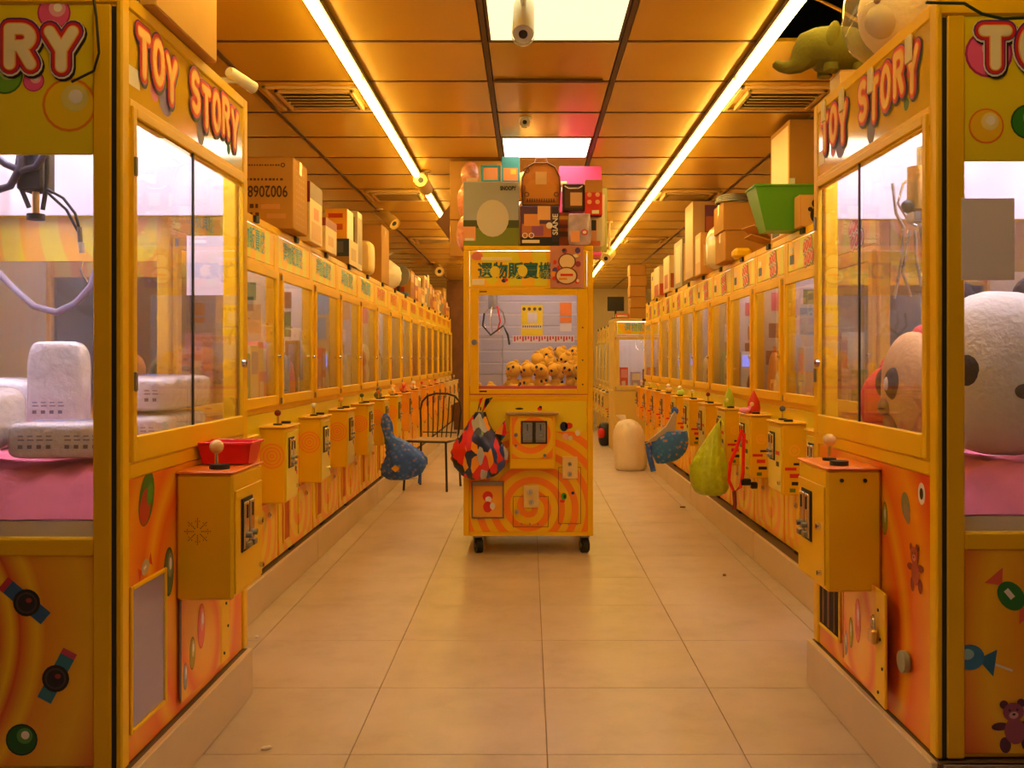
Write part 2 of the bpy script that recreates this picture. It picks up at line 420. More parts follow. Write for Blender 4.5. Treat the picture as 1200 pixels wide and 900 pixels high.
# plinths under the rows
PL = mat('plinth_board', (.66, .50, .30), .5, var=.06, vscale=3)
def plinth(name, x0, x1, segs, face):
    p = struct(box(min(x0, x1), max(x0, x1), segs[0], segs[-1], 0, .165, mat('plinth_core', (.15, .09, .04), .9)).build(name))
    for a, b in zip(segs, segs[1:]):
        box(face-.01, face+.01, a+.007, b-.007, 0.001, .168, PL, .003).build('plinth_board', p)
    return p
def seg(a, b, s=2.27):
    o = [a]
    x = 5.81
    while x < b-.2:
        if x > a+.2: o.append(x)
        x += s
    return o+[b]
plinth('trim_1', -1.285, XL, seg(3.52, 16.3), -1.275)
plinth('trim_2', 1.365, XR, seg(3.62, 12.1), 1.355)
pb1 = plinth('trim_3', -1.01, XL, [2.40, 3.48], -1.0)
pb2 = plinth('trim_4', 1.05, XR, [2.48, 3.60], 1.04)
box(1.06, 2.3, 2.47, 2.49, .001, .165, mat('grey_base', (.30, .24, .20), .6)).build('plinth_board', pb2)
# far end: brown door, cream door frame with wall switch
dr = struct(box(-1.42, -.55, 16.7, 16.78, .0, 2.57, BROWN, .004).build('door_1'))
box(-1.36, -1.02, 16.685, 16.70, .2, 2.2, BROWN, .004).build('door_panel', dr); box(-.96, -.62, 16.685, 16.70, .2, 2.2, BROWN, .004).build('door_panel', dr)
MB().cyl((-.7, 16.69, 1.05), (-.7, 16.64, 1.05), .02, BRASS).build('door_handle', dr)
# ================================================================ CLAW MACHINES
TUBE = mat('tube_glow', (.9, .9, .95), .4, emit=TUBE_COL, estr=TUBE_STR)
SCREEN = mat('counter_screen', (.1, .1, .4), .3, emit=(.25, .3, 1.0), estr=1.6)
SW_S = swirl('swirl_small', 'XZ', .45, .2, .13, A_O, A_Y)
SW_M = swirl('swirl_marquee', 'XZ', .2, 1.75, .16, sr(245, 190, 20), sr(225, 215, 30), 1, .5)
SW_C = swirl('swirl_middle', 'XZ', .415, .29, .085, sr(242, 130, 18), sr(238, 190, 5))
SIDEB = swirl('swirl_sideband', 'YZ', .2, 1.6, .14, sr(245, 180, 20), sr(235, 215, 30), 1, .7)
def rails(m, x0, x1, z0, z1, t, y0, y1, mt, tb=None, c=.003):
    tb = tb or t
    m.box(x0, x0+t, y0, y1, z0, z1, mt, c).box(x1-t, x1, y0, y1, z0, z1, mt, c)
    m.box(x0+t, x1-t, y0, y1, z0, z0+tb, mt, c).box(x0+t, x1-t, y0, y1, z1-t, z1, mt, c); return m
def claw(root, x, y, ztop, drop=.12):
    c = MB().box(x-.045, x+.045, y-.045, y+.045, ztop-.07, ztop, BLACK, .004)
    c.cyl((x, y, ztop-.07), (x, y, ztop-drop), .007, STEEL).cyl((x, y, ztop-drop), (x, y, ztop-drop-.09), .03, GREYM)
    c = c.build('claw', root)
    for i in range(3):
        a = 2.1*i+.4; q = MB(); dx, dy = math.cos(a), math.sin(a); z = ztop-drop-.09
        q.tube([(x+dx*.02, y+dy*.02, z+.02), (x+dx*.07, y+dy*.07, z-.02), (x+dx*.085, y+dy*.085, z-.08), (x+dx*.05, y+dy*.05, z-.14), (x+dx*.03, y+dy*.03, z-.15)], .005, STEEL, 6).build('prong', c)
    return c
def coin_mech(root, x0, x1, y, z0, z1):             # steel twin coin slots on the box front
    m = MB().box(x0, x1, y-.004, y, z0, z1, BLACK, .002).build('coin_plate', root); w = (x1-x0)/2
    for i in range(2):
        a = x0+w*i+w*.12; b = x0+w*(i+1)-w*.12
        q = MB().box(a, b, y-.012, y-.004, z0+.01, z1-.01, STEEL, .003)
        q.box((a+b)/2-.003, (a+b)/2+.003, y-.014, y-.012, z1-.06, z1-.02, BLACK)
        q.cyl(((a+b)/2, y-.012, z0+.05), ((a+b)/2, y-.026, z0+.05), .009, GREYM, 10)
        q.box(a+.004, b-.004, y-.022, y-.012, z0+.012, z0+.03, GREYM, .002)
        q.build('coin_slot', m)
    return m
def lock(root, x, y, z, r=.011, name='lock'):
    return MB().cyl((x, y, z), (x, y-.012, z), r, STEEL, 12).box(x-.0015, x+.0015, y-.0135, y-.012, z-.005, z+.005, BLACK).build(name, root)
def joystick(root, x, y, z, ball=None, h=.05, r=.016):
    j = MB().cyl((x, y, z), (x, y, z+.008), .022, BLACK, 14).cyl((x, y, z+.008), (x, y, z+h), .006, STEEL, 8).build('joystick', root)
    MB().ell((x, y, z+h+r*.6), r, ball or CREAM, 14, 8).build('joystick_ball', j)
    return j
def blue_sign(root, x, y, z, w, h):
    return lettering('sign_lettering', '選物販賣機', h, (x, y, z), (1, 0, 0), (0, 0, 1), [(.001, 0, 0, flat(70, 170, 210))], root, width=w)
def red_logo(root, x, y, z, s, seed=1):               # two slanted lines of red blob letters on white halo
    P = Print((x, y, z), Vector((1, 0, .12)).normalized(), (0, 0, 1)); rr = random.Random(seed)
    spots = []
    for ln in range(2):
        for i in range(3):
            spots.append((-.07*s+.055*s*i+.03*s*ln, .035*s-.075*s*ln, .024*s+.006*rr.random(), .032*s))
    for ink, g in ((INK, .013), (OFFW, .008), (RED, 0)):
        P.k += 1; k0 = P.k
        for i, (u, v, a, b) in enumerate(spots):
            P.k = k0+i % 2; P.ell(u, v, a+g*s, b+g*s, ink, .25*(i % 3-1), 12)
    for i, (u, v, a, b) in enumerate(spots): P.k = 9; P.bar(u-a*.3, v-.01, u+a*.3, v+.012, .009*s, OFFW)
    return P.build('sign_emblem', root)

def small_machine(W, bx0, bx1, side, D=.80, H=1.72, glass_side=False):
    """root at the bottom front corner; front faces -y; local z = height above the plinth"""
    r = empty('claw_machine'); zc, zd, zt = .78, .80, 1.49      # compartment floor, door bottom, door top
    m = MB()
    m.box(0, W, .004, D, 0, zc, YEL, .004)                       # lower body
    m.box(.0, W, .0, .012, zd-.03, zd-.002, YEL, .003)
    m.box(0, W, 0, D, H-.04, H, YEL, .005)
    for x in (0, W-.045):
        m.box(x, x+.045, .0, .045, zc, H-.04, YEL, .004).box(x, x+.045, D-.045, D, zc, H-.04, YEL, .004)
    m.box(.045, W-.045, .0, .02, zt, zt+.02, YEL, .003)
    m.box(.045, W-.045, D-.02, D, zc, H-.04, YEL)
    if not glass_side:
        m.box(.008, .02, .045, D-.045, zc, H-.04, YEL).box(W-.02, W-.008, .045, D-.045, zc, H-.04, YEL)
    else:
        for x in (0.006, W-.02): m.box(x, x+.014, .045, D-.045, zt-.1, H-.04, SIDEB).box(x, x+.014, .045, D-.045, zc, zc+.06, YEL)
    m.build('cabinet', r)
    if glass_side:
        for x in (.008, W-.013): box(x, x+.005, .045, D-.045, zc+.06, zt-.1, GLASS).build('side_glass', r)
    li = MB().box(.045, W-.045, D-.028, D-.021, zc, H-.04, LINING)
    if not glass_side: li.box(.021, .026, .045, D-.03, zc, H-.045, LINING).box(W-.026, W-.021, .045, D-.03, zc, H-.045, LINING)
    li.build('lining', r)
    box(.045, W-.045, .045, D-.045, zc, zc+.006, mat('yellow_tray', (.75, .5, .05), .5)).build('prize_tray', r)
    MB().cyl((.07, .10, H-.06), (W-.07, .10, H-.06), .011, TUBE, 8).build('light_tube', r)
    # marquee
    mq = box(.05, W-.05, .002, .018, zt+.025, H-.045, SW_M, .002).build('marquee', r)
    if side == 'L': blue_sign(mq, W*.45, .001, zt+.11, W*.56, .115)
    else:
        P = Print((0, .001, 0), (1, 0, 0), (0, 0, 1)); P.rect(.08, .16, zt+.06, zt+.11, flat(70, 80, 130)); P.rect(.09, .15, zt+.12, zt+.15, OFFW); P.build('notice', mq)
        red_logo(mq, W*.60, .001, zt+.10, .95)
    # door
    d = rails(MB(), .03, W-.03, zd, zt-.005, .042, -.022, -.001, YEL, .05).build('door', r)
    box(.072, W-.072, -.013, -.008, zd+.05, zt-.047, GLASS).build('glass_pane', d)
    lock(d, W-.05, -.022, zd+.25); 
    for z in (zd+.02, zt-.03): MB().cyl((.026, -.02, z-.015), (.026, -.02, z+.015), .006, GREYM, 8).build('hinge', d)
    MB().box(W*.5-.03, W*.5+.03, -.016, .002, H-.034, H-.002, BLACK, .003).build('cable_clip', r)
    # lower front
    p = MB().box(.012, W-.012, -.008, .004, .012, zc-.15, SW_S, .002).build('front_panel', r)
    MB().box(.012, W-.012, -.008, .004, zc-.148, zd-.032, YELP, .002).build('fascia', r)
    q = rails(MB(), .09, .235, .06, .33, .014, -.016, -.008, YEL, .014)
    q.box(.104, .221, -.0095, -.0085, .074, .316, mat('chute_orange', (.55, .10, .01), .6)); q.build('prize_door', r)
    e = MB().box(bx0-.03, bx1+.02, -.014, -.008, .05, .32, SW_S, .003).build('service_door', r); lock(e, (bx0+bx1)/2, -.014, .26, .013)
    MB().box(W*.3, W*.3+.09, -.012, .0, -.001, .012, DARK).build('foot_wedge', r)
    # control box
    z0, z1, yf = .335, .700, -.128
    c = MB().box(bx0, bx1, yf, -.004, z0, z1, YEL, .006).build('control_box', r)
    MB().box(bx0-.012, bx1+.012, yf-.012, -.004, z1, z1+.010, YEL, .004).build('lid', c)
    MB().box(bx0+.012, bx1-.012, yf-.005, yf, z0+.012, z1-.02, YELP, .002).build('coin_door', c)
    coin_mech(c, bx0+.05, bx0+.16, yf-.005, z1-.20, z1-.05); lock(c, bx1-.035, yf-.005, z0+.06)
    joystick(c, bx0+.08, yf+.055, z1+.010); MB().cyl((bx1-.055, yf+.045, z1+.01), (bx1-.055, yf+.045, z1+.022), .024, BLACK, 14).build('push_button', c)
    P = Print((bx0, -.066, z0+.23), (0, -1, 0), (0, 0, 1)) if side == 'L' else Print((bx1, -.066, z0+.23), (0, 1, 0), (0, 0, 1))
    oc = flat(240, 140, 30) if side == 'L' else flat(245, 185, 40)
    for k in range(4 if side == 'L' else 2): P.k = 0; P.ring(0, 0, .004+.0165*k, .0125+.0165*k, oc)
    P.build('target_print', c)
    if side == 'R':
        P = Print((bx1, -.066, z0+.1), (0, 1, 0), (0, 0, 1))
        for (u, v, w, h, cc) in ((.02, .06, .05, .012, INK), (-.02, .035, .06, .016, RED), (.0, .0, .05, .022, RED), (.01, -.04, .05, .018, INK), (-.01, -.075, .03, .02, flat(90, 130, 40))):
            P.k = 0; P.rect(u-w/2, u+w/2, v-h/2, v+h/2, cc)
        P.build('sticker_print', c)
        P = Print((0, yf-.005, 0), (1, 0, 0), (0, 0, 1))
        P.k = 0; P.rect(bx0+.17, bx0+.25, z0+.20, z0+.22, RED); P.k = 0; P.rect(bx0+.18, bx0+.24, z0+.14, z0+.165, INK); P.build('sticker_print', c)
    else:
        P = Print((0, yf-.005, 0), (1, 0, 0), (0, 0, 1)); P.ell(bx0+.2, z0+.15, .02, .015, flat(60, 70, 120)); P.ell(bx0+.22, z0+.13, .012, .012, RED); P.build('sticker_print', c)
    claw(r, W*.5, D*.5, H-.05)
    return r
def place_row(proto, side, n, d0, W, X, label, group, used):
    out = []
    for k in range(n):
        o = proto if not used[0] else copy_tree(proto); used[0] = True
        if side == 'L': o.location = (X, d0+W*k, .17); o.rotation_euler.z = math.pi/2
        else: o.location = (X, d0+W*(k+1), .17); o.rotation_euler.z = -math.pi/2
        tag(o, label(k), 'claw machine', group); out.append(o)
    return out
WL, WR, FXL, FXR = .80, .72, -1.31, 1.43
gl = small_machine(.70, .40, .66, 'L', glass_side=True)
place_row(gl, 'L', 1, 3.525, .70, FXL, lambda k: 'small claw machine half hidden behind the big left machine, seen through its glass', 'small machines of the left row', [False])
pl_ = small_machine(WL, .46, .72, 'L')
def labL(k): return 'small yellow claw machine of the left row, %s one visible past the big machine' % ORD[k]
rowL = place_row(pl_, 'L', 15, 4.23, WL, FXL, labL, 'small machines of the left row', [False])
gr = small_machine(WR, .13, .42, 'R', glass_side=True)
place_row(gr, 'R', 1, 3.955, WR, FXR, lambda k: 'small claw machine half hidden behind the big right machine, seen through its glass', 'small machines of the right row', [False])
pr_ = small_machine(WR, .13, .42, 'R')
def labR(k): return 'small yellow claw machine of the right row, %s one visible past the big machine' % ORD[k]
usedR = [False]
rowR = place_row(pr_, 'R', 10, 4.68, WR, FXR, labR, 'small machines of the right row', usedR)
def labF(k): return 'narrow pale claw machine beyond the passage at the far right, %s of its row' % ORD[k]
rowF = place_row(pr_, 'R', 5, 13.75, WR, 1.22, labF, 'machines beyond the passage', usedR)
for o in rowF: o.location.z = .02
endm = copy_tree(pl_); endm.location = (1.10, 12.6, .02); endm.rotation_euler.z = 0
tag(endm, 'cream claw machine facing the camera at the far end of the right row', 'claw machine')
def recolour(root, names, m):
    for o in root.children_recursive:
        if o.name.split('.')[0] in names:
            o.material_slots[0].link = 'OBJECT'; o.material_slots[0].material = m
for k, o in enumerate(rowL):
    if k >= 5: recolour(o, ('sign_lettering',), flat(225, 70, 30))
    if 6 <= k < 12: recolour(o, ('control_box', 'lid', 'coin_door', 'fascia'), ORG)
    if k >= 12: recolour(o, ('control_box', 'lid', 'coin_door', 'fascia'), CREAM)
for k, o in enumerate(rowR):
    if k >= 6: recolour(o, ('control_box', 'coin_door'), ORG)
for o in rowF+[endm]: recolour(o, ('control_box', 'coin_door', 'lid', 'cabinet', 'door', 'front_panel', 'fascia', 'service_door', 'prize_door'), mat('pale_yellow_paint', (.74, .52, .12), .4))
BALLS = [flat(130, 20, 20), OFFW, CREAM, flat(90, 100, 80), flat(240, 150, 60), CREAM]
def set_balls(row, cols):
    for o, c in zip(row, cols):
        for b in o.children_recursive:
            if b.name.startswith('joystick_ball'): b.material_slots[0].link = 'OBJECT'; b.material_slots[0].material = c
set_balls(rowL, [flat(120, 25, 20), OFFW, flat(240, 170, 60), flat(80, 90, 60), flat(230, 120, 40), OFFW, RED, ORG, RED, ORG, RED])
set_balls(rowR, [flat(70, 80, 110), flat(235, 110, 190), flat(220, 220, 60), flat(120, 20, 20), OFFW, flat(190, 230, 120), RED, ORG])
# little lit counters standing inside some machines
def counter(root, x, rz, label):
    c = tag(empty('credit_counter'), label, 'counter')
    bpy.context.view_layer.update()
    c.matrix_world = root.matrix_world @ Matrix.Translation((x, .11, .79)) @ Matrix.Rotation(rz, 4, 'Z')
    MB().box(-.06, .06, 0, .03, 0, .30, WHITE, .004).build('housing', c); box(-.05, .05, -.006, 0, .195, .275, SCREEN).build('screen', c)
    return c
counter(rowL[2], .735, -math.pi/2, 'blue-lit credit counter inside the third visible machine of the left row')
for k in (2, 5, 6): counter(rowR[k], .065, math.pi/2, 'blue-lit credit counter inside the %s visible machine of the right row' % ORD[k])
# sheets and linings that differ from machine to machine
LT = [mat('lining_beige', (.62, .52, .40), .6), mat('lining_lilac', (.55, .50, .62), .6), mat('lining_tan', (.55, .42, .22), .6), LINING]
rl = random.Random(9)
for side, row, W in (('L', rowL, WL), ('R', rowR, WR)):
    for k, o in enumerate(row):
        recolour(o, ('lining',), LT[(k*3+(side == 'R')) % 4])
        if k > 8: continue
        for q in range(3):
            x = W-.028 if side == 'L' else .028; y0 = rl.uniform(.05, .12); z0 = rl.uniform(1.0, 1.35); h = rl.uniform(.07, .20); w_ = rl.uniform(.10, .2)
            z0 = 1.0+.17*q
            box(x-.001, x+.001, y0, y0+w_, z0, z0+min(h, .15), flat(*rl.choice([(235, 225, 235), (240, 210, 40), (220, 110, 120), (110, 150, 200), (200, 160, 110), (90, 120, 90), (150, 100, 70)]))).build('notice', o)
# ---------------------------------------------------------------- the two big machines by the entrance
def st(*a): return [(p, sr(*c)) for p, c in a]
def teddy(P, u, v, s, rot, body, dark, light):
    c, d = math.cos(rot), math.sin(rot); T = lambda a, b: (u+s*(a*c-b*d), v+s*(a*d+b*c))
    for (a, b, ra, rb, m) in ((-.45, -.75, .24, .34, dark), (.45, -.75, .24, .34, dark), (-.6, .05, .36, .17, dark), (.6, .05, .36, .17, dark), (0, -.2, .45, .55, body),
                              (-.36, .95, .18, .18, dark), (.36, .95, .18, .18, dark), (0, .6, .44, .4, body), (0, .48, .2, .15, light), (-.16, .7, .05, .05, INK), (.16, .7, .05, .05, INK), (0, .52, .07, .05, INK)):
        P.ell(*T(a, b), ra*s, rb*s, m, rot, 14)
def watch(P, u, v, s, rot, strap, tip):
    c, d = math.cos(rot), math.sin(rot)
    P.bar(u-c*s*1.0, v-d*s*1.0, u+c*s*1.0, v+d*s*1.0, .62*s, strap); P.bar(u+c*s*1.0, v+d*s*1.0, u+c*s*1.25, v+d*s*1.25, .62*s, tip)
    P.ell(u, v, .55*s, .55*s, INK); P.ell(u, v, .43*s, .43*s, flat(70, 60, 70)); P.ell(u, v, .36*s, .36*s, flat(35, 30, 45)); P.ell(u+.1*s, v+.1*s, .12*s, .1*s, flat(160, 60, 50))
def candy(P, u, v, s, rot, a, b):
    c, d = math.cos(rot), math.sin(rot)
    for e in (-1, 1): P.poly([(u+e*c*s*.5, v+e*d*s*.5), (u+e*c*s-d*s*.45, v+e*d*s+c*s*.45), (u+e*c*s+d*s*.45, v+e*d*s-c*s*.45)][::e], b)
    P.ell(u, v, .6*s, .45*s, a, rot); P.bar(u-c*.3*s, v-d*.3*s, u+c*.1*s, v+d*.1*s, .2*s, OFFW)
def big_machine(side):
    W, D, H = 1.08, .95, 1.965
    r = empty('claw_machine'); zc = .56
    zr, zg0, zg1 = .76, .835, 1.645                  # aisle window rail bottom, glass bottom, glass top
    ez0, ez1 = .585, 1.545                           # end window
    m = MB()
    m.box(.012, W-.012, .03, D, 0, zc, YEL, .004); m.box(0, W, .0, D, H-.045, H, YEL, .006)
    for x in (0, W-.05): m.box(x, x+.05, .024, .07, 0, H-.045, YEL, .004).box(x, x+.05, D-.05, D, 0, H-.045, YEL, .004)
    m.box(.05, W-.05, D-.02, D, zc, H-.045, YEL)
    for x in (0, W-.03): m.box(x, x+.03, .07, D-.05, ez0-.045, ez0, YEL, .004)
    m.build('cabinet', r)
    box(.004, .012, .012, .024, .0, H-.05, BLACK).build('gasket', r); box(W-.012, W-.004, .012, .024, 0, H-.05, BLACK).build('gasket', r)
    MB().box(.05, W-.05, D-.03, D-.022, zc, H-.05, LINING).box(.05, W-.05, .03, D-.05, H-.055, H-.046, LINING).build('lining', r)
    # the far / near ends
    ends = [(0, -1), (W, 1)]
    near = 0 if side == 'L' else 1
    for i, (x, sg) in enumerate(ends):
        a, b = (x+.006, x+.016) if sg < 0 else (x-.016, x-.006)
        mq = MB().box(a, b, .07, D-.05, ez1, H-.045, YELP, .002).build('end_marquee', r)
        q = MB().box(a+.012*(-sg), a+.012*(-sg)+.004, .07, D-.05, ez1+.004, H-.05, LINING).build('marquee_backing', r)
        MB().box((a+b)/2-.0025, (a+b)/2+.0025, .07, D-.05, ez0, ez1, GLASS).build('end_glass', r)
        cu = .62 if side == 'L' else .66
        lowm = burst('burst_end_'+side, 'YZ', cu, .27 if side == 'L' else .25, .72, st((0, (235, 80, 5)), (.2, (225, 100, 5)), (.36, (252, 205, 0)), (.42, (215, 70, 5)), (.47, (250, 205, 0)), (.50, (220, 85, 5)), (.56, (250, 200, 0)), (.59, (235, 150, 0)), (.74, (245, 190, 0)), (.86, (225, 110, 5)), (1, (175, 20, 10))))
        lp = MB().box(a, b, .07, D-.05, .012, ez0-.045, lowm, .002).build('end_panel', r)
        if i != near: continue
        X = x+(.006 if sg < 0 else -.006)
        U = (0, -1, 0) if sg < 0 else (0, 1, 0)
        yc = D/2
        O = (X, yc, 0); L = 1 if side == 'L' else -1      # u grows to the right in the picture
        def uu(px, d): # distance from the panel centre for picture x at depth d
            wx = (px-VX)*d/F; loc = (FXBL-wx) if side == 'L' else (wx-FXBR)
            return (yc-loc) if side == 'L' else (loc-yc)
        dd = YBL if side == 'L' else YBR
        vv = lambda py: EYE+(VY-py)*dd/F-.17
        P = Print(O, U, (0, 0, 1))
        if side == 'L':
            P.balloon(uu(62, dd), vv(14), .042, flat(190, 40, 110), flat(235, 90, 160), flat(245, 170, 200)); P.build('balloon_print', mq)
            P.balloon(uu(4, dd), vv(88), .046, flat(60, 110, 30), flat(110, 170, 50), flat(180, 210, 120)); P.build('balloon_print', mq)
            P.balloon(uu(38, dd), vv(94), .027, flat(190, 40, 110), flat(235, 90, 160), flat(245, 170, 200)); P.build('balloon_print', mq)
            P.balloon(uu(80, dd), vv(122), .068, flat(235, 130, 10), flat(240, 200, 10), flat(230, 215, 120)); P.build('balloon_print', mq)
            P.balloon(uu(-70, dd), vv(110), .06, flat(60, 110, 30), flat(110, 170, 50), flat(180, 210, 120)); P.build('balloon_print', mq)
        else:
            P.balloon(uu(1160, dd), vv(62), .062, flat(180, 40, 110), flat(235, 90, 160), flat(245, 170, 200)); P.build('balloon_print', mq)
            P.balloon(uu(1157, dd), vv(147), .046, flat(235, 120, 10), flat(240, 190, 10), flat(240, 220, 140)); P.build('balloon_print', mq)
            P.balloon(uu(1206, dd), vv(142), .045, flat(20, 80, 20), flat(40, 130, 40), flat(120, 190, 90)); P.build('balloon_print', mq)
        bubble_word('sign_lettering', 'TOY STORY', (X+sg*.002, yc+.085, vv(56)), U, (0, 0, 1), .088, .058, .103,
                    [(.062, .004, -.005, INK), (.060, 0, 0, OFFW), (.054, 0, .002, flat(95, 40, 130)), (.047, 0, 0, flat(205, 35, 50)), (.032, 0, 0, flat(245, 170, 90)), (.026, 0, 0, flat(240, 225, 195))], mq, .004)
        P = Print(O, U, (0, 0, 1))
        if side == 'L':
            watch(P, uu(30, dd), vv(707), .062, math.radians(140), flat(40, 90, 150), flat(190, 40, 60)); P.build('watch_print', lp); watch(P, uu(64, dd), vv(796), .062, math.radians(62), flat(50, 120, 150), flat(190, 60, 90)); P.build('watch_print', lp)
            P.balloon(uu(24, dd), vv(868), .040, flat(10, 50, 20), flat(20, 90, 30), flat(90, 150, 70))
            teddy(P, uu(-80, dd), vv(760), .06, .3, flat(150, 70, 110), flat(90, 40, 70), flat(220, 150, 160)); P.build('teddy_print', lp)
        else:
            candy(P, uu(1186, dd), vv(699), .07, math.radians(-50), flat(40, 120, 50), flat(225, 90, 60)); P.build('candy_print', lp)
            u, v = uu(1138, dd), vv(771); P.bar(u+.03, v-.005, u+.11, v-.035, .006, OFFW); P.poly([(u+.02, v-.005), (u+.07, v+.02), (u+.06, v-.05)], flat(40, 110, 160)); P.ell(u, v, .037, .033, flat(50, 120, 180)); P.ell(u-.008, v+.008, .018, .014, flat(150, 190, 210)); P.build('lollipop_print', lp)
            teddy(P, uu(1190, dd), vv(852), .062, .1, flat(150, 75, 110), flat(90, 40, 70), flat(220, 160, 170)); P.build('teddy_print', lp)
    # aisle front
    f = MB()
    for x in (0, W-.045): f.box(x, x+.045, -.004, .012, 0, H, YEL, .004)
    f.box(.045, W-.045, -.004, .012, H-.04, H, YEL, .004).box(.045, W-.045, -.004, .012, zg1, zg1+.055, YEL, .004).box(.045, W-.045, -.004, .012, zr-.035, zr+.005, YEL, .004).build('front_frame', r)
    mq = MB().box(.045, W-.045, .0, .010, zg1+.055, H-.04, mat('marquee_gloss', (.80, .50, .02), .12, coat=1.0), .001).build('marquee', r)
    P = Print((W/2, 0, 0), (1, 0, 0), (0, 0, 1)); P.k = 0
    for f_ in (lambda: P.poly([(-.02, 1.91), (.40, 1.91), (.40, 1.82), (.1, 1.80)], flat(220, 60, 30)), lambda: P.ell(-.24, 1.755, .05, .04, flat(120, 100, 180)), lambda: P.ell(-.32, 1.765, .03, .03, flat(220, 110, 160)), lambda: P.ell(.05, 1.745, .035, .05, flat(120, 110, 150)), lambda: P.ell(.33, 1.745, .018, .018, flat(40, 120, 50)), lambda: P.ell(-.02, 1.895, .03, .024, flat(230, 120, 160)), lambda: P.rect(-.49, -.42, 1.735, 1.785, OFFW)):
        P.k = 0; f_(); P.build('toy_print', mq)
    bubble_word('sign_lettering', 'TOY STORY', (W/2-.01, -.002, 1.835), (1, 0, 0), (0, 0, 1), .105, .060, .0985, [(.060, .005, -.006, INK), (.058, 0, 0, flat(95, 40, 130)), (.050, 0, 0, flat(215, 35, 30)), (.033, 0, 0, flat(245, 120, 40)), (.024, 0, 0, flat(245, 190, 90))], mq, .012)
    dr = rails(MB(), .05, W-.05, zr+.008, zg1+.035, .026, -.012, .004, YEL, .066).build('door', r)
    for k, (a, b) in enumerate(((.076, .50), (.506, W-.076))): box(a, b, -.004+.003*k, .001+.003*k, zr+.074, zg1+.009, GLASS).build('glass_pane', dr)
    MB().box(.498, .508, -.009, -.004, zr+.075, zg1+.009, BLACK).build('slider', dr)
    lock(dr, W-.085 if side == 'L' else .085, -.012, 1.02, .016)
    for z in (.95, 1.5): MB().box(.052, .062, -.02, -.012, z, z+.05, GREYM, .002).build('hinge', dr)
    lowm = burst('burst_front_'+side, 'XZ', .55 if side == 'L' else .5, .30, .62, st((0, (250, 170, 40)), (.35, (245, 160, 20)), (.5, (235, 90, 20)), (.58, (245, 170, 20)), (.66, (235, 100, 20)), (.85, (240, 150, 10)), (1, (225, 60, 20))))
    lp = MB().box(.05, W-.05, .002, .012, .0, zr-.036, lowm, .002).build('front_panel', r)
    box(.05, W-.05, .012, .024, .0, zr-.036, BLACK).build('panel_backing', r)
    # prize door
    q = rails(MB(), .035+.02, .30, .07, .45, .012, -.006, .002, YEL, .012).build('prize_door', r)
    if side == 'L': box(.068, .288, -.001, .001, .083, .437, mat('grey_acrylic', (.36, .29, .46), .25)).build('flap', q)
    else: MB().box(.068, .288, -.001, .001, .083, .437, DARK).box(.10, .12, -.003, -.001, .09, .43, BROWN).box(.16, .18, -.003, -.001, .09, .43, BROWN).box(.23, .24, -.003, -.001, .09, .43, BROWN).build('flap', q)  # right side: shade inside the open prize hole painted as a dark sheet
    # service door
    hx, wd = (.40, .36)
    sm = MB().box(0, wd, -.006, .0, .03, .36, burst('burst_door', 'XZ', .16, .2, .3, st((0, (250, 190, 60)), (.4, (245, 160, 20)), (.55, (235, 100, 30)), (.7, (245, 180, 30)), (1, (235, 120, 15)))), .002).box(wd, wd+.09, -.007, .001, .03, .36, YEL, .002)
    e = sm.build('service_door', r); e.location = (hx, -.003, 0)
    if side == 'R': e.location = (.36, -.004, 0); e.rotation_euler.z = math.radians(-3.5)
    P = Print((0, -.006, 0), (1, 0, 0), (0, 0, 1))
    P.balloon(.17, .21, .07, flat(225, 80, 60), flat(240, 120, 100), flat(245, 170, 150), .5); P.build('balloon_print', e); P.balloon(.09, .15, .05, flat(120, 110, 20), flat(170, 150, 40), flat(210, 200, 120), .5); P.build('balloon_print', e); P.balloon(.03, .10, .04, flat(110, 110, 120), flat(150, 150, 160), flat(200, 200, 205), .45); P.build('balloon_print', e)
    for zz in (.06, .14, .22, .30): MB().cyl((wd+.03+.02*(int(zz*100) % 3), -.007, zz), (wd+.03+.02*(int(zz*100) % 3), -.010, zz), .005, BLACK, 8).build('bolt', e)
    MB().tube([(-.004, -.004, .04), (-.004, -.004, .35)], .004, GREYM, 6).build('hinge', e)
    if side == 'R':
        k = MB().box(wd+.0, wd+.045, -.030, -.012, .20, .245, BRASS, .005).tube([(wd+.01, -.02, .245), (wd+.01, -.02, .27), (wd+.022, -.02, .282), (wd+.035, -.02, .27), (wd+.035, -.02, .245)], .004, STEEL, 8).build('padlock', e)
        MB().cyl((.88, -.004, .19), (.88, -.02, .19), .03, flat(150, 150, 120)).build('speaker_cap', r)
    P = Print((0, .002, 0), (1, 0, 0), (0, 0, 1))
    if side == 'L':
        P.ell(.17, .66, .05, .075, flat(60, 110, 30), -.4); P.ell(.16, .64, .035, .05, flat(180, 50, 30), -.4); P.ell(.19, .67, .02, .03, flat(70, 140, 40), -.4); P.build('toy_print', lp)
        candy(P, .16, .48, .045, .3, flat(190, 170, 130), flat(210, 40, 30)); P.build('candy_print', lp); P.balloon(.33, .43, .07, flat(60, 70, 50), flat(90, 110, 80), flat(140, 150, 120), .55)
    else:
        teddy(P, .93, .46, .06, .1, flat(180, 80, 60), flat(140, 50, 40), flat(220, 150, 130)); P.build('teddy_print', lp); P.balloon(.70, .56, .05, flat(100, 110, 20), flat(150, 150, 40), flat(200, 200, 120), .45); P.build('balloon_print', lp)
        P.ell(.97, .67, .024, .030, OFFW); P.ell(.97, .67, .012, .016, INK); P.build('panda_badge', lp); P.ell(.86, .62, .03, .04, flat(130, 130, 90), .4); P.ell(.87, .60, .02, .03, flat(150, 130, 110), .6)
    P.build('toy_print', lp)
    # control box
    b0, b1, z0, z1, yf = .38, .68, .335, .70, -.165
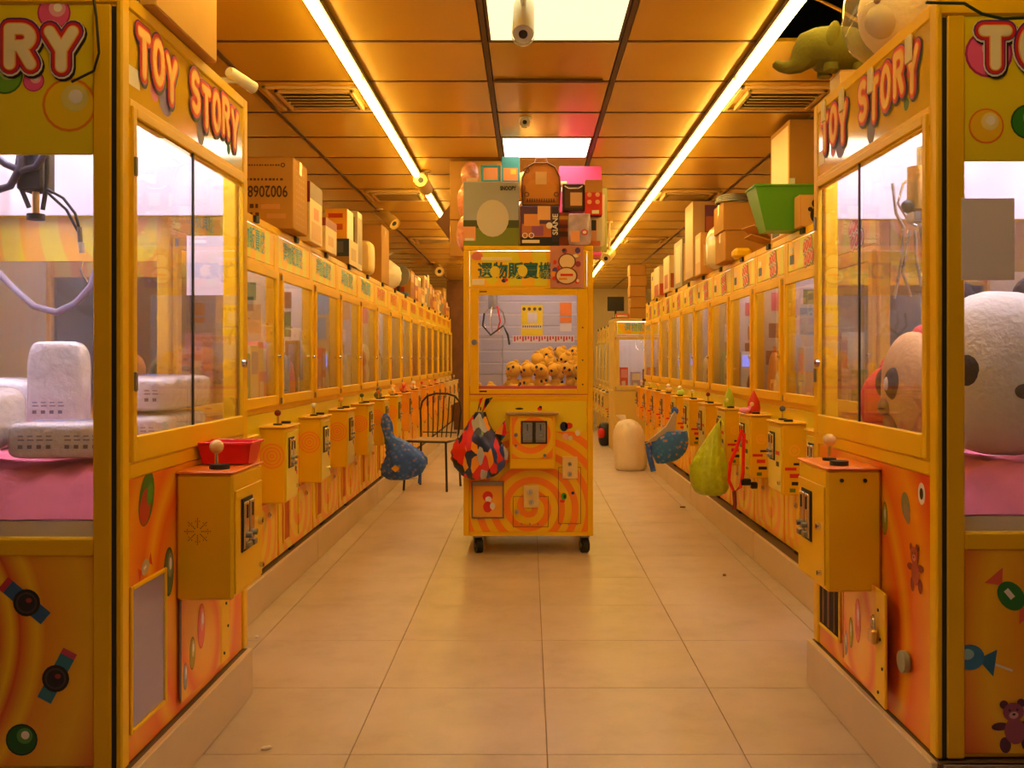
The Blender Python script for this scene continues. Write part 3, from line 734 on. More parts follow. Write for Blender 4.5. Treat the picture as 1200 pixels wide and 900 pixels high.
    c = MB().box(b0, b1, yf, .0, z0, z1, YEL, .008).build('control_box', r)
    MB().box(b0-.004, b1+.004, yf-.004, 0, z1, z1+.008, mat('red_lid_print', (.80, .20, .015), .35), .003).build('lid', c)
    MB().box(b0+.012, b1-.012, yf-.005, yf, z0+.015, z1-.05, YEL, .003).build('coin_door', c)
    coin_mech(c, b0+.06, b0+.17, yf-.005, z1-.24, z1-.08); lock(c, b1-.05, yf-.005, z0+.19, .012); lock(c, b1-.04, yf-.005, z0+.05, .008)
    if side == 'L':
        P = Print((b0, yf/2+.02, z0+.2), (0, -1, 0), (0, 0, 1))
        for k in range(8):
            for q in range(6):
                a = k*math.pi/4+(.0 if q % 2 else .0); P.k = 0; P.ell((.012+.005*q)*math.cos(a), (.012+.005*q)*math.sin(a), .0017, .0017, flat(70, 40, 5), 0, 6)
        for k in range(16): P.k = 0; P.ell(.030*math.cos(k*math.pi/8+.2), .030*math.sin(k*math.pi/8+.2), .0016, .0016, flat(70, 40, 5), 0, 6)
        P.build('speaker_grille', c)
    else:
        for y in (-.05, -.12): MB().cyl((b1, y, z1-.03), (b1+.004, y, z1-.03), .006, BLACK, 8).build('screw', c)
    jx = .465
    joystick(c, jx, yf+.075, z1+.008, mat('joystick_cream', (.78, .50, .18), .3), .052, .021)
    MB().cyl((b0+.07 if side == 'L' else b1-.07, yf+.06, z1+.008), (b0+.07 if side == 'L' else b1-.07, yf+.06, z1+.022), .028, BLACK, 16).build('push_button', c)
    for x in (.10, W-.10): MB().tube([(x, D-.1, zc+.1), (x, D-.1, H-.06)], .012, YEL, 8).build('inner_post', r)
    MB().box(.06, W-.06, .10, .125, H-.10, H-.075, STEEL).box(.06, W-.06, D-.16, D-.135, H-.10, H-.075, STEEL).build('gantry_rail', r)
    MB().box(.05, W-.05, .03, D-.03, zc, zc+.06, mat('tray_white', (.72, .68, .70), .5)).build('prize_tray', r)
    for y in (.07, .40, D-.12): MB().cyl((.08, y, H-.065), (W-.08, y, H-.065), .014, mat('tube_glow_big', (.9, .9, .95), .4, emit=TUBE_COL, estr=52.0), 10).build('light_tube', r)
    return r
YBL, YBR, FXBL, FXBR = 2.42, 2.50, -1.02, 1.055
bigL = big_machine('L'); bigL.location = (FXBL, YBL, .17); bigL.rotation_euler.z = math.pi/2
tag(bigL, 'big yellow claw machine at the left front, full of white packs on pink cloth', 'claw machine', 'big machines at the entrance')
bigR = big_machine('R'); bigR.location = (FXBR, YBR+1.08, .17); bigR.rotation_euler.z = -math.pi/2
tag(bigR, 'big yellow claw machine at the right front, holding a large panda plush', 'claw machine', 'big machines at the entrance')

# ---------------------------------------------------------------- the middle machine on casters
def middle_machine():
    W, D, H = .80, .80, 1.79                      # body above the casters, local z0 = .115 above floor
    r = empty('claw_machine', (-.405, 5.98, 0)); Z = .115
    z = lambda y: EYE+(VY-y)*5.98/F               # world height
    m = MB(); m.box(0, W, .012, D, Z, .94, YEL, .005).box(0, W, 0, D, 1.875, 1.905, YEL, .005)
    for x in (0, W-.035): m.box(x, x+.035, 0, .04, Z, 1.875, YEL, .004).box(x, x+.035, D-.04, D, .94, 1.875, YEL, .004)
    m.box(.035, W-.035, 0, .02, 1.64, 1.655, YEL).box(.035, W-.035, .0, .02, .955, .985, YEL, .003).box(.035, W-.035, 0, .012, Z, .14, YEL)
    m.box(.01, .022, .04, D-.04, .94, 1.875, YEL).box(W-.022, W-.01, .04, D-.04, .94, 1.875, YEL).box(.035, W-.035, D-.02, D, .94, 1.875, YEL)
    m.build('cabinet', r)
    MB().box(.035, W-.035, D-.03, D-.022, .94, 1.87, LINING).box(.024, .030, .04, D-.04, .94, 1.87, LINING).box(W-.030, W-.024, .04, D-.04, .94, 1.87, LINING).build('lining', r)
    mq = box(.04, W-.04, .002, .014, 1.655, 1.873, SW_M, .002).build('marquee', r)
    lettering('sign_lettering', '選物販賣機', .105, (.322, .001, 1.745), (1, 0, 0), (0, 0, 1), [(.003, 0, 0, flat(20, 60, 80)), (0, 0, 0, flat(40, 120, 130))], mq, width=.47)
    P = Print((0, .001, 0), (1, 0, 0), (0, 0, 1)); P.rect(.055, .13, 1.665, 1.70, OFFW); P.ell(.085, 1.84, .035, .025, flat(220, 120, 110)); P.rect(.11, .30, 1.815, 1.835, flat(240, 225, 190)); P.ell(.195, 1.745, .03, .035, flat(235, 210, 60)); P.ell(.365, 1.75, .03, .035, flat(235, 210, 60)); P.ell(.25, 1.69, .015, .012, NAVY); P.ell(.265, 1.695, .01, .01, RED); P.build('sticker_print', mq)
    d = MB().box(.04, .095, -.012, 0, .99, 1.638, YEL, .003).box(.70, .765, -.012, 0, .99, 1.638, YEL, .003).box(.095, .70, -.012, 0, .99, 1.022, YEL, .003).box(.095, .70, -.012, 0, 1.60, 1.638, YEL, .003).build('door', r)
    box(.095, .70, -.008, -.004, 1.022, 1.60, GLASS).build('glass_pane', d)
    lock(d, .068, -.012, 1.31, .018); [MB().cyl((.735, -.012, q), (.735, -.016, q), .005, BLACK, 8).build('screw', d) for q in (1.05, 1.2, 1.4)]
    for q in (.115, .115): pass
    P = Print((.1, -.012, 0), (1, 0, 0), (0, 0, 1)); P.rect(.0, .045, 1.617, 1.625, INK); P.rect(0, .045, 1.003, 1.012, INK); P.build('sticker_print', d)
    MB().box(.036, W-.036, .0, .012, .945, .955, YEL).build('ledge', r)
    lp = MB().box(.036, W-.036, .002, .012, .14, .945, SW_C, .002).build('front_panel', r)
    box(.04, W-.04, .0005, .002, .76, .944, YELP).build('fascia', r)
    # coin box with hood
    c = MB().box(.285, .565, -.07, .002, .535, .865, YEL, .006).build('coin_box', r)
    MB().box(.265, .585, -.09, .002, .865, .882, BRASS, .004).build('hood', c)
    MB().box(.30, .55, -.075, -.07, .60, .85, swirl('swirl_coin', 'XZ', .425, .76, .075, sr(242, 130, 18), sr(238, 190, 5)), .003).build('coin_door', c)
    coin_mech(c, .355, .515, -.075, .69, .83); lock(c, .325, -.075, .745, .013); lock(c, .50, -.075, .62, .011); lock(c, .325, -.075, .68, .008)
    # lower left prize flap
    q = rails(MB(), .05, .25, .225, .455, .009, -.012, .002, GREYM).box(.06, .24, -.020, -.012, .43, .455, GREYM, .003).build('prize_door', r)
    box(.059, .241, -.004, .002, .234, .43, ORG).build('flap', q)
    P = Print((.15, -.004, .33), (1, 0, 0), (0, 0, 1)); P.ell(0, .03, .032, .032, RED); P.ell(.005, .012, .02, .018, OFFW); P.ell(0, -.035, .028, .035, RED); P.ell(.03, -.03, .016, .022, OFFW); P.build('emblem_print', q)
    e = rails(MB(), .305, .525, .17, .36, .003, -.001, .002, flat(120, 60, 10)).build('service_door', r)
    MB().box(.37, .465, -.008, .002, .29, .43, CREAM, .003).build('lock_plate', r); lock(r, .42, -.008, .325, .016); lock(r, .41, -.008, .39, .018, 'keyhole_plate')
    e2 = rails(MB(), .585, .725, .19, .54, .003, -.001, .002, flat(120, 60, 10)).build('service_door', r)
    MB().box(.61, .705, -.008, .002, .47, .605, CREAM, .003).build('lock_plate', r); lock(r, .655, -.008, .56, .012); lock(r, .655, -.008, .50, .014)
    lock(r, .33, -.002, .265, .014)
    for x in (.36, .41, .46, .60, .65, .70): MB().cyl((x, 0, .19), (x, -.004, .19), .005, GREYM, 8).build('screw', r)
    P = Print((0, .001, 0), (1, 0, 0), (0, 0, 1))
    for (u, v, a, b, cc) in ((.62, .79, .025, .03, NAVY), (.65, .795, .025, .02, RED), (.63, .73, .02, .02, flat(240, 180, 150)), (.66, .72, .014, .014, OFFW), (.705, .75, .016, .018, OFFW), (.62, .36, .018, .022, GREEN), (.625, .36, .01, .01, OFFW), (.675, .38, .01, .01, NAVY), (.61, .33, .016, .01, RED), (.345, .90, .026, .006, INK), (.47, .90, .015, .012, RED), (.475, .91, .01, .008, NAVY)):
        P.k = 1; P.ell(u, v, a, b, cc, 0, 12); P.build('sticker_print', lp)
    # inside
    MB().cyl((.08, .08, 1.85), (W-.08, .08, 1.85), .011, TUBE, 8).build('light_tube', r)
    box(.03, W-.03, .02, .05, .97, 1.04, mat('red_edge', (.75, .10, .06), .4)).build('tray_lip', r)
    box(.03, W-.03, .05, D-.03, .945, .955, flat(190, 150, 160)).build('prize_tray', r)
    MB().box(.036, .235, .20, .205, .955, 1.36, CLEAR).box(.23, .235, .205, .42, .955, 1.36, CLEAR).build('chute_wall', r)
    for k in range(9): box(.036, W-.036, D-.036, D-.030, 1.10+.085*k, 1.175+.085*k, mat('slat_lavender', (.55, .53, .68), .5), .003).build('back_slat', r)
    P = Print((0, D-.038, 0), (1, 0, 0), (0, 0, 1), .0015)
    P.rect(.35, .50, 1.37, 1.585, flat(250, 220, 0)); P.rect(.355, .495, 1.42, 1.445, OFFW); P.rect(.395, .46, 1.46, 1.53, OFFW)
    for k in range(4): P.k = 2; P.ell(.37+.037*k, 1.555, .012, .012, flat(90, 60, 20), 0, 10)
    for k in range(9): P.k = 2; P.rect(.36+.015*k, .368+.015*k, 1.427, 1.44, flat(70, 50, 20))
    P.k = 0; P.rect(.62, .70, 1.51, 1.60, flat(245, 130, 20)); P.k = 0; P.rect(.62, .70, 1.46, 1.50, flat(245, 130, 20)); P.k = 0; P.rect(.62, .70, 1.40, 1.455, OFFW)
    for k in range(22): P.k = 1; P.rect(.30+.019*k, .311+.019*k, 1.33+.008*(k % 3), 1.365, RED)
    P.k = 0; P.rect(.29, .72, 1.32, 1.372, OFFW); P.build('notice_print', r)
    cl = claw(r, .17, .30, 1.80, .18)
    MB().tube([(.12, .2, 1.5), (.11, .2, 1.42), (.16, .2, 1.36), (.24, .2, 1.42), (.27, .2, 1.36), (.28, .22, 1.30)], .007, BLACK, 6).tube([(.20, .25, 1.55), (.22, .25, 1.45), (.2, .25, 1.38)], .006, REDP, 6).build('wire', cl)
    # casters
    for x in (.09, W-.05):
        for y in (.07, D-.07):
            k = MB().box(x-.03, x+.03, y-.03, y+.03, .10, .115, GREYM, .003).box(x-.029, x-.024, y-.02, y+.02, .03, .10, GREYM).box(x+.024, x+.029, y-.02, y+.02, .03, .10, GREYM).build('caster', r)
            MB().cyl((x-.019, y-.006, .046), (x+.019, y+.006, .046), .046, BLACK, 22).cyl((x-.021, y-.006, .046), (x+.021, y+.006, .046), .014, GREYM, 10).build('wheel', k)
    return r
mid = middle_machine(); tag(mid, 'yellow claw machine on casters standing alone in the middle of the aisle', 'claw machine')
# yellow chick plushes heaped inside the middle machine
chick0 = None; CHK = mat('chick_plush', (.95, .52, .02), .8, var=.1, vscale=30, bump=.2); rc = random.Random(3); n = 0
spots = []
for row, (yy, zz, xs) in enumerate(((6.09, 1.005, (.02, .12, .22, .32)), (6.10, 1.003, (-.33, -.23, -.09)), (6.25, 1.045, (-.10, -.01, .08, .17, .27, .34)), (6.22, 1.135, (-.09, -.01, .075, .16, .245, .32)), (6.36, 1.11, (-.12, -.02, .08, .18, .29)), (6.36, 1.20, (.06, .15, .24, .32)), (6.5, 1.15, (-.10, .0, .1, .2, .3)), (6.50, 1.24, (.12, .21, .30)))):
    for x in xs: spots.append((x+rc.uniform(-.012, .012), yy+rc.uniform(-.015, .015), zz+rc.uniform(-.01, .01)))
for x, y, zz in spots:
    if chick0 is None:
        chick0 = empty('chick_plush'); MB().ell((0, 0, 0), (.05, .047, .045), CHK, 16, 10).ell((0, .0, .045), (.022, .02, .014), CHK, 10, 6).build('body', chick0)
        for sx in (-.05, .05): MB().ell((sx, .0, -.005), (.012, .022, .026), CHK, 10, 6).build('wing', chick0)
        MB().ell((.016, -.045, .006), (.010, .006, .011), INK, 12, 8).build('eye', chick0); MB().ell((-.020, -.043, .006), (.010, .006, .011), INK, 10, 6).build('eye', chick0)
        MB().cyl((-.006, -.046, -.012), (-.006, -.058, -.014), .009, flat(240, 130, 20), 8, .002).build('beak', chick0); o = chick0
    else: o = copy_tree(chick0)
    o.scale = (.95, .95, .95); o.location = (x, y, zz); o.rotation_euler = (rc.uniform(-.6, .6), rc.uniform(-.5, .5), rc.uniform(-2.6, 2.6))
    tag(o, 'yellow chick plush in the heap inside the middle machine', 'plush toy', 'chick plushes in the middle machine')
# ================================================================ THINGS
# ---- inside the big left machine
def pack(loc, size, label, rz=0, tilt=0, ink=NAVY):
    r = tag(empty('tissue_pack', loc, rz), label, 'pack', 'white packs in the big left machine'); r.rotation_euler.x = tilt
    sx, sy, sz = size
    MB().ell((0, 0, sz/2), (sx/2, sy/2, sz/2), mat('pack_film', (.86, .82, .86), .22, coat=.6, var=.08, vscale=22, bump=.7), 36, 20, .34, .012, seed=sx*40).build('wrapper', r)
    P = Print((0, -sy/2-.001, sz*.35), (1, 0, 0), (0, 0, 1))
    for k in range(int(sx/.03)):
        u = -sx*.36+.024*k
        if k % 5 != 4 and u < sx*.34: P.k = 0; P.rect(u, u+.012, -.005, .005, flat(120, 115, 140)); P.k = 0; P.rect(u, u+.017, .016, .020, flat(150, 145, 165)); P.k = 0; P.rect(u, u+.014, .026, .030, flat(160, 155, 175))
    P.build('print', r)
    P = Print((0, 0, sz+.001), (1, 0, 0), (0, 1, 0))
    for k in range(4): P.k = 0; P.bar(-sx*.3+sx*.18*k, -sy*.2, -sx*.22+sx*.18*k, sy*.1, .02, flat(90, 120, 220))
    P.build('logo_print', r)
    return r
ZT = .792
def cloth(name, x0, x1, y0, y1, z, h, label, m, seed=1, edge=.05):
    nx, ny = 26, 26; vs = []; fs = []
    for i in range(nx+1):
        for j in range(ny+1):
            u, v = i/nx, j/ny; e = min(u, v, 1-u, 1-v)
            zz = z+h*(1-max(0, 1-e/.16)**2)+.008*math.sin(14*u+3*v+seed)+.005*math.sin(23*v-9*u+seed*2)
            if e == 0: zz = z+.002
            elif e < .16: zz += .012*math.sin(46*u+seed)*math.sin(41*v+1)
            vs.append((x0+(x1-x0)*u+.006*math.sin(20*v+seed), y0+(y1-y0)*v+.006*math.sin(23*u+seed), zz))
    for i in range(nx):
        for j in range(ny):
            a = i*(ny+1)+j; fs.append((a, a+ny+1, a+ny+2, a+1))
    n = len(vs); vs2 = vs+[(x0, y0, z), (x1, y0, z), (x1, y1, z), (x0, y1, z)]; fs.append((n, n+3, n+2, n+1))
    return tag(MB().add(vs2, fs, m, True).build(name), label, 'cloth')
cloth('pink_cloth', -1.93, -1.07, 2.47, 3.44, ZT, .128, 'crumpled pink cloth under the white packs in the big left machine', PINKC)
pack((-1.245, 2.66, .936), (.30, .20, .10), 'white wrapped pack lying flat on the pink cloth next to the corner glass', .06)
pack((-1.60, 2.64, .952), (.40, .24, .17), 'large white pack with blue logo at the left picture edge on pink cloth', -.1, .12)
pack((-1.71, 3.0, .936), (.40, .24, .21), 'white pack behind the blue-logo pack at the left picture edge', .05)
pack((-1.40, 2.89, .936), (.16, .10, .32), 'tall narrow white pack standing upright in the big left machine', .1)
pack((-1.195, 3.10, .936), (.22, .44, .10), 'white pack at the bottom of the pair behind the aisle window', 0)
pack((-1.195, 3.14, 1.042), (.22, .46, .11), 'white pack on top of the pair behind the aisle window', 0)
# claw, cables and papers belong to the big left machine
def local_of(root, p):
    bpy.context.view_layer.update(); return root.matrix_world.inverted() @ Vector(p)
q = lambda x, y, d: local_of(bigL, at(x, y, d))
c = MB(); a = q(42, 180, 2.72); b = q(42, 225, 2.72)
c.box(a.x-.04, a.x+.04, a.y-.036, a.y+.036, b.z, a.z+.18, BLACK, .006); c = c.build('claw', bigL)
MB().cyl((b.x, b.y, b.z), (b.x, b.y, b.z-.075), .010, BRASS, 8).cyl((b.x, b.y, b.z-.062), (b.x, b.y, b.z-.078), .024, BLACK, 10).build('shaft', c)
for pts in ([(24, 170), (18, 205), (34, 243)], [(56, 170), (55, 215), (50, 246)]): MB().tube([q(x, y, 2.69) for x, y in pts], .007, BLACK, 6).build('prong', c)
MB().tube([q(*p, 2.66) for p in ((-8, 180), (6, 192), (24, 200), (42, 196), (54, 176))], .010, mat('cable_grey', (.05, .04, .06), .4), 8).tube([q(*p, 2.66) for p in ((-8, 224), (12, 218), (24, 196), (26, 172))], .011, MC['cable_grey'], 8).build('cable', c)
MB().tube([q(*p, 2.66) for p in ((56, 222), (74, 232), (88, 250), (93, 268))], .004, BLACK, 6).tube([q(*p, 2.66) for p in ((56, 226), (78, 246), (92, 272))], .004, BLACK, 6).tube([q(93, 266, 2.66), q(94, 284, 2.66)], .007, GREYM, 8).tube([q(95, 284, 2.66), q(96, 296, 2.66)], .008, WHITE, 8).build('connector_wire', c)
MB().tube([q(*p, 3.3) for p in ((-20, 300), (14, 336), (40, 359), (66, 366), (88, 356), (106, 336), (112, 318))], .012, mat('hose_violet', (.24, .20, .26), .4), 8).build('hose', bigL)
pw = q(243, 311, 3.2)
def sheet(root, name, x0, x1, z0, z1, y, m): return box(x0, x1, y, y+.003, z0, z1, m).build(name, root)
MB().box(1.045, 1.048, .052, .204, 1.262, 1.474, mat('paper_lilac', (.80, .72, .76), .7)).build('paper_notice', bigL)
MB().tube([q(110, 0, 2.405), q(113, 20, 2.40), q(116, 62, 2.40), (q(110, 83, 2.40)), q(84, 96, 2.40)], .0035, BLACK, 6).build('loose_wire', bigL)
# red tray on the control box
r = tag(empty('red_tray', (-.93, 3.015, .878)), 'red plastic tray on the control box of the big left machine', 'tray')
m = MB(); t = [(-.070, -.045), (.070, -.045), (.070, .045), (-.070, .045)]; T = [(-.082, -.06), (.082, -.06), (.082, .06), (-.082, .06)]
m.add([(x, y, .004) for x, y in t]+[(x, y, .07) for x, y in T]+[(x*.95, y*.93, .009) for x, y in t]+[(x*.955, y*.94, .07) for x, y in T],
      [(0, 3, 2, 1), (8, 9, 10, 11)]+[(i, (i+1) % 4, 4+(i+1) % 4, 4+i) for i in range(4)]+[(8+(i+1) % 4, 8+i, 12+i, 12+(i+1) % 4) for i in range(4)]+[(4+i, 4+(i+1) % 4, 12+(i+1) % 4, 12+i) for i in range(4)], REDP).build('bowl', r)
rails_ = MB(); rails_.box(-.088, .088, -.066, -.058, .064, .072, REDP, .002).box(-.088, .088, .058, .066, .064, .072, REDP, .002).box(-.088, -.08, -.058, .058, .064, .072, REDP, .002).box(.08, .088, -.058, .058, .064, .072, REDP, .002).build('rim', r)
# ---- inside the big right machine
cloth('pink_cloth', 1.11, 1.97, 2.55, 3.52, ZT, .118, 'pink cloth under the panda plush in the big right machine', PINKC, 4)
PW = mat('plush_white', (.78, .72, .64), .9, bump=.3, vscale=50); PB = mat('plush_black', (.05, .03, .025), .9, bump=.3, vscale=50)
r = tag(empty('panda_plush', (1.35, 2.78, .926)), 'large white panda plush with dark eye patches behind the corner glass', 'plush toy')
MB().ell((0, 0, .235), (.20, .17, .235), PW, 28, 18, .85, .012).build('head', r)
MB().ell((-.125, -.105, .245), (.052, .04, .058), PB, 14, 10).build('eye_patch', r); MB().ell((.09, -.135, .245), (.05, .03, .055), PB, 14, 10).build('eye_patch', r)
MB().ell((-.012, -.16, .19), (.03, .02, .022), PB, 12, 8).build('nose', r)
MB().ell((-.10, .06, .45), (.06, .04, .06), PB, 12, 8).build('ear', r); MB().ell((.12, .05, .46), (.06, .04, .06), PB, 12, 8).build('ear', r)
MB().ell((.20, .16, .20), (.13, .12, .19), PB, 20, 12).build('body', r)
TAN = mat('plush_tan', (.74, .42, .16), .9, bump=.3, vscale=50)
r = tag(empty('bear_plush', (1.235, 3.10, .926)), 'tan bear plush with dark eyes looking out of the right aisle window', 'plush toy')
MB().ell((0, 0, .18), (.10, .125, .185), TAN, 24, 16, .9, .01).build('head', r)
MB().ell((-.085, -.045, .20), (.03, .032, .052), PB, 14, 10).build('eye', r); MB().ell((-.108, -.05, .20), (.012, .012, .022), OFFW, 10, 8).build('eye_highlight', r)
MB().ell((-.075, .06, .20), (.03, .032, .05), PB, 14, 10).build('eye', r)
MB().ell((-.10, .0, .125), (.02, .03, .028), BROWN, 12, 8).build('nose', r); MB().ell((-.088, -.02, .055), (.024, .03, .045), BROWN, 12, 8).build('mouth', r)
MB().ell((.03, .0, .35), (.04, .05, .04), RED, 12, 8).build('cap', r)
r = tag(empty('red_plush', (1.27, 3.37, .926)), 'round red plush beside the tan bear in the big right machine', 'plush toy')
MB().ell((0, 0, .125), (.11, .12, .13), mat('plush_red', (.70, .06, .02), .9, bump=.3, vscale=40), 22, 14, .9, .02).build('body', r)
for y in (-.06, .06): MB().ell((.0, y, .245), (.03, .03, .04), MC['plush_red'], 10, 8).build('ear', r)
r = tag(empty('green_plush', (1.48, 3.25, .926)), 'small green plush with a white top deep in the big right machine', 'plush toy')
MB().ell((0, 0, .16), (.10, .10, .165), mat('plush_green', (.05, .35, .16), .9, bump=.3, vscale=40), 18, 12).build('body', r); MB().ell((0, -.01, .36), (.08, .08, .09), PW, 16, 10).build('head', r)
c = claw(bigR, .62, .16, 1.90, .22)
q = lambda x, y, d: local_of(bigR, at(x, y, d))
ch = MB(); ch.cyl(q(1076, 196, 2.86), q(1076, 246, 2.86), .032, BRASS, 12).ell(q(1064, 242, 2.85), .02, BLACK, 10, 8).box(*[v for ab in zip(q(1062, 262, 2.9), q(1086, 246, 2.84)) for v in sorted(ab)], STEEL, .003); ch = ch.build('claw_motor', bigR)
for pts in ([(1046, 215), (1050, 250), (1060, 268)], [(1058, 270), (1056, 310), (1048, 350)], [(1066, 270), (1058, 320), (1068, 348)], [(1072, 270), (1074, 305), (1080, 336)], [(1078, 262), (1082, 290), (1088, 300)], [(1084, 262), (1086, 285), (1090, 296)]):
    MB().tube([q(x, y, 2.86) for x, y in pts], .005, STEEL if len(pts) % 2 else BRASS, 6).build('prong', ch)
bpy.context.view_layer.update()
pa = q(1128, 328, 2.49); pb = q(1190, 232, 2.49)
MB().box(1.083, 1.085, min(pa.y, pb.y), max(pa.y, pb.y), pa.z, pb.z, mat('paper_grey', (.74, .68, .80), .7)).build('paper_notice', bigR)
P = Print((1.086, 0, 0), (0, 1, 0), (0, 0, 1))

# ---- on top of the big machines
def carton(name, label, x0, x1, y0, y1, z0, z1, m=CARD, rz=0, cat='box', group=None, tape=True):
    cx, cy = (x0+x1)/2, (y0+y1)/2; a, b, h = (x1-x0)/2, (y1-y0)/2, z1-z0
    r = tag(empty(name, (cx, cy, z0), rz), label, cat, group)
    MB().box(-a, a, -b, b, 0, h-.003, m, .004).build('body', r)
    MB().box(-a, a, -b, -.002, h-.003, h, m).build('flap', r); MB().box(-a, a, .002, b, h-.003, h, m).build('flap', r)
    if tape:
        MB().box(-a-.0012, a+.0012, -.024, .024, h, h+.001, mat('tape', (.62, .40, .18), .25)).box(-a-.0015, -a, -.024, .024, h-.07, h+.001, MC['tape']).box(a, a+.0015, -.024, .024, h-.07, h+.001, MC['tape']).build('tape', r)
    return r
def lines(r, name, O, U, V, rows, m, flip=False, rnd=random.Random(2)):   # rows of small printed marks
    P = Print(O, U, V)
    for (u0, u1, v, h, st_) in rows:
        u = u0
        while u < u1: P.k = 0; wd = st_*rnd.uniform(.45, .8); P.rect(u, u+wd, v-h/2, v+h/2, m); u += st_
    o = P.build(name, r); o['kind'] = 'stuff'; return o
r = carton('cardboard_box', 'cardboard box with faint printed lines on top of the big left machine', -1.42, -.985, 2.56, 3.06, 2.136, 2.56, CARDL)
lines(r, 'print', (.2185, 0, 0), (0, 1, 0), (0, 0, 1), [(-.18, .06, .30, .012, .022), (-.14, .02, .24, .008, .016), (-.12, .04, .20, .008, .016), (-.1, .0, .16, .008, .016), (.0, .2, .36, .006, .014)], flat(190, 130, 40))
carton('cardboard_box', 'small olive box beside the cardboard box on the big left machine', -1.30, -1.02, 2.44, 2.545, 2.136, 2.33, flat(120, 110, 50), tape=False)
def bullet_camera(label, base, body0, body1, r0=.032, white=WHITE, up=False):
    r = tag(empty('security_camera', base), label, 'security camera', 'security cameras'); B = Vector(base); p0 = Vector(body0)-B; p1 = Vector(body1)-B; d = (p1-p0).normalized()
    s_ = -1 if up else 1; MB().cyl((0, 0, 0), (0, 0, -.012*s_), .035, white, 16).build('mount', r)
    mid_ = p0+(p1-p0)*.35
    MB().tube([(0, 0, -.012*s_), (0, 0, mid_.z*.6), mid_+Vector((0, 0, r0*.6*s_)), mid_], .011, white, 8).build('arm', r)
    b = MB().tube([p0, p0+d*.012, p1-d*.01, p1], [r0*.8, r0, r0, r0*.94], white, 18).build('body', r)
    MB().tube([p1-d*.002, p1+d*.004], [r0*.42, r0*.40], BLACK, 14).build('lens', b)
    MB().tube([p1-d*.004, p1+d*.014], [r0*1.04, r0*1.04], white, 18, caps=False).build('hood', b)
    return r
HC0 = HC-.001
bullet_camera('white bullet security camera at the far top corner of the big left machine', (-1.1, 3.36, 2.137), at(268, 84, 3.36), at(294, 101, 3.46), .021, up=True)
bullet_camera('white security camera hanging from the ceiling in front of the nearest ceiling light', (at(613, 10, 3.55).x, 3.55, HC0), (at(614, 30, 3.68).x, 3.68, at(0, 6, 3.68).z), at(613, 40, 3.50), .040)
bullet_camera('small dark-faced security camera on the ceiling behind the nearest ceiling light', (at(616, 120, 5.50).x, 5.50, HC0), at(615, 133, 5.58), at(615, 143, 5.45), .030)
bullet_camera('cream security camera aimed at the viewer under the left LED strip', (at(497, 182, 7.0).x+.01, 7.05, HC0), at(500, 222, 7.25), at(493, 211, 7.0), .050, CREAM)
bullet_camera('cream security camera on the dark ceiling bar above the left row, nearer one', (-1.36, 8.8, HC0), at(440, 243, 9.05), at(462, 262, 8.9), .055, CREAM)
bullet_camera('cream security camera on the dark ceiling bar above the left row, farther one', (-1.36, 13.6, HC0), at(505, 308, 14.2), at(515, 318, 13.8), .07, CREAM)
bullet_camera('cream security camera under the right LED strip beside the middle machine', (at(714, 250, 9.6).x, 9.6, HC0), at(716, 296, 9.8), at(710, 303, 9.5), .05, CREAM)
# right: elephant plush on a small carton, wrapped cat plush, grey plush
carton('carton', 'small cream carton on the big right machine under the elephant plush', 1.085, 1.155, 3.38, 3.5, 2.136, 2.213, flat(225, 190, 130), tape=False)
r = tag(empty('elephant_plush', (1.06, 3.44, 2.217)), 'olive green elephant plush with raised trunk above the big right machine', 'plush toy')
r.scale = (.78, .78, .78)
EL = mat('elephant_plush_green', (.16, .15, .012), .85, bump=.25, vscale=60)
MB().tube([(.20, .02, .10), (.17, .02, .10), (.10, .01, .105), (.02, 0, .11), (-.05, 0, .108), (-.085, 0, .10), (-.115, -.0, .07), (-.145, 0, .038), (-.18, 0, .025), (-.215, 0, .030), (-.24, 0, .045), (-.245, 0, .05)],
          [.03, .085, .105, .105, .098, .088, .062, .042, .030, .024, .020, .008], EL, 18).build('body', r)
MB().ell((-.005, -.095, .15), (.030, .014, .06), EL, 12, 8, rot=Matrix.Rotation(.25, 3, 'Y')).build('ear', r); MB().ell((-.005, .095, .15), (.030, .014, .06), EL, 12, 8).build('ear', r)
MB().ell((-.085, -.075, .13), .010, INK, 8, 6).build('eye', r); MB().ell((-.085, .075, .13), .010, INK, 8, 6).build('eye', r)
for x, y in ((.0, -.05), (.0, .05), (.13, -.05), (.13, .05)): MB().cyl((x, y, .03), (x, y, -.002), .034, EL, 12).build('leg', r)
r = tag(empty('wrapped_cat_plush', (1.19, 3.06, 2.15)), 'beige cat plush in a clear bag on the near corner of the big right machine', 'plush toy')
BG = mat('plush_beige', (.74, .60, .46), .9, bump=.3, vscale=50)
MB().ell((0, 0, .15), (.145, .16, .15), BG, 24, 16).build('head', r)
MB().ell((-.09, -.06, .10), (.06, .06, .055), mat('plush_grey_tan', (.50, .40, .32), .9), 14, 10).build('muzzle', r); MB().ell((-.12, -.085, .17), (.018, .018, .028), BROWN, 10, 8).build('eye', r)
MB().ell((.03, -.11, .26), (.05, .03, .06), flat(230, 170, 160), 12, 8).build('ear', r)
P = Print((.05, -.158, .13), (1, 0, 0), (0, 0, 1))
for k in range(5): P.k = 0; P.ell(.018*math.cos(1.25*k), .018*math.sin(1.25*k), .005, .005, flat(130, 30, 30), 0, 8)
P.build('print', r)
MB().ell((-.01, 0, .15), (.175, .185, .16), CLEAR, 30, 18, .8, .03).build('clear_bag', r)
r = tag(empty('grey_plush', (1.66, 2.70, 2.146)), 'grey plush lying on top of the big right machine at the picture edge', 'plush toy')
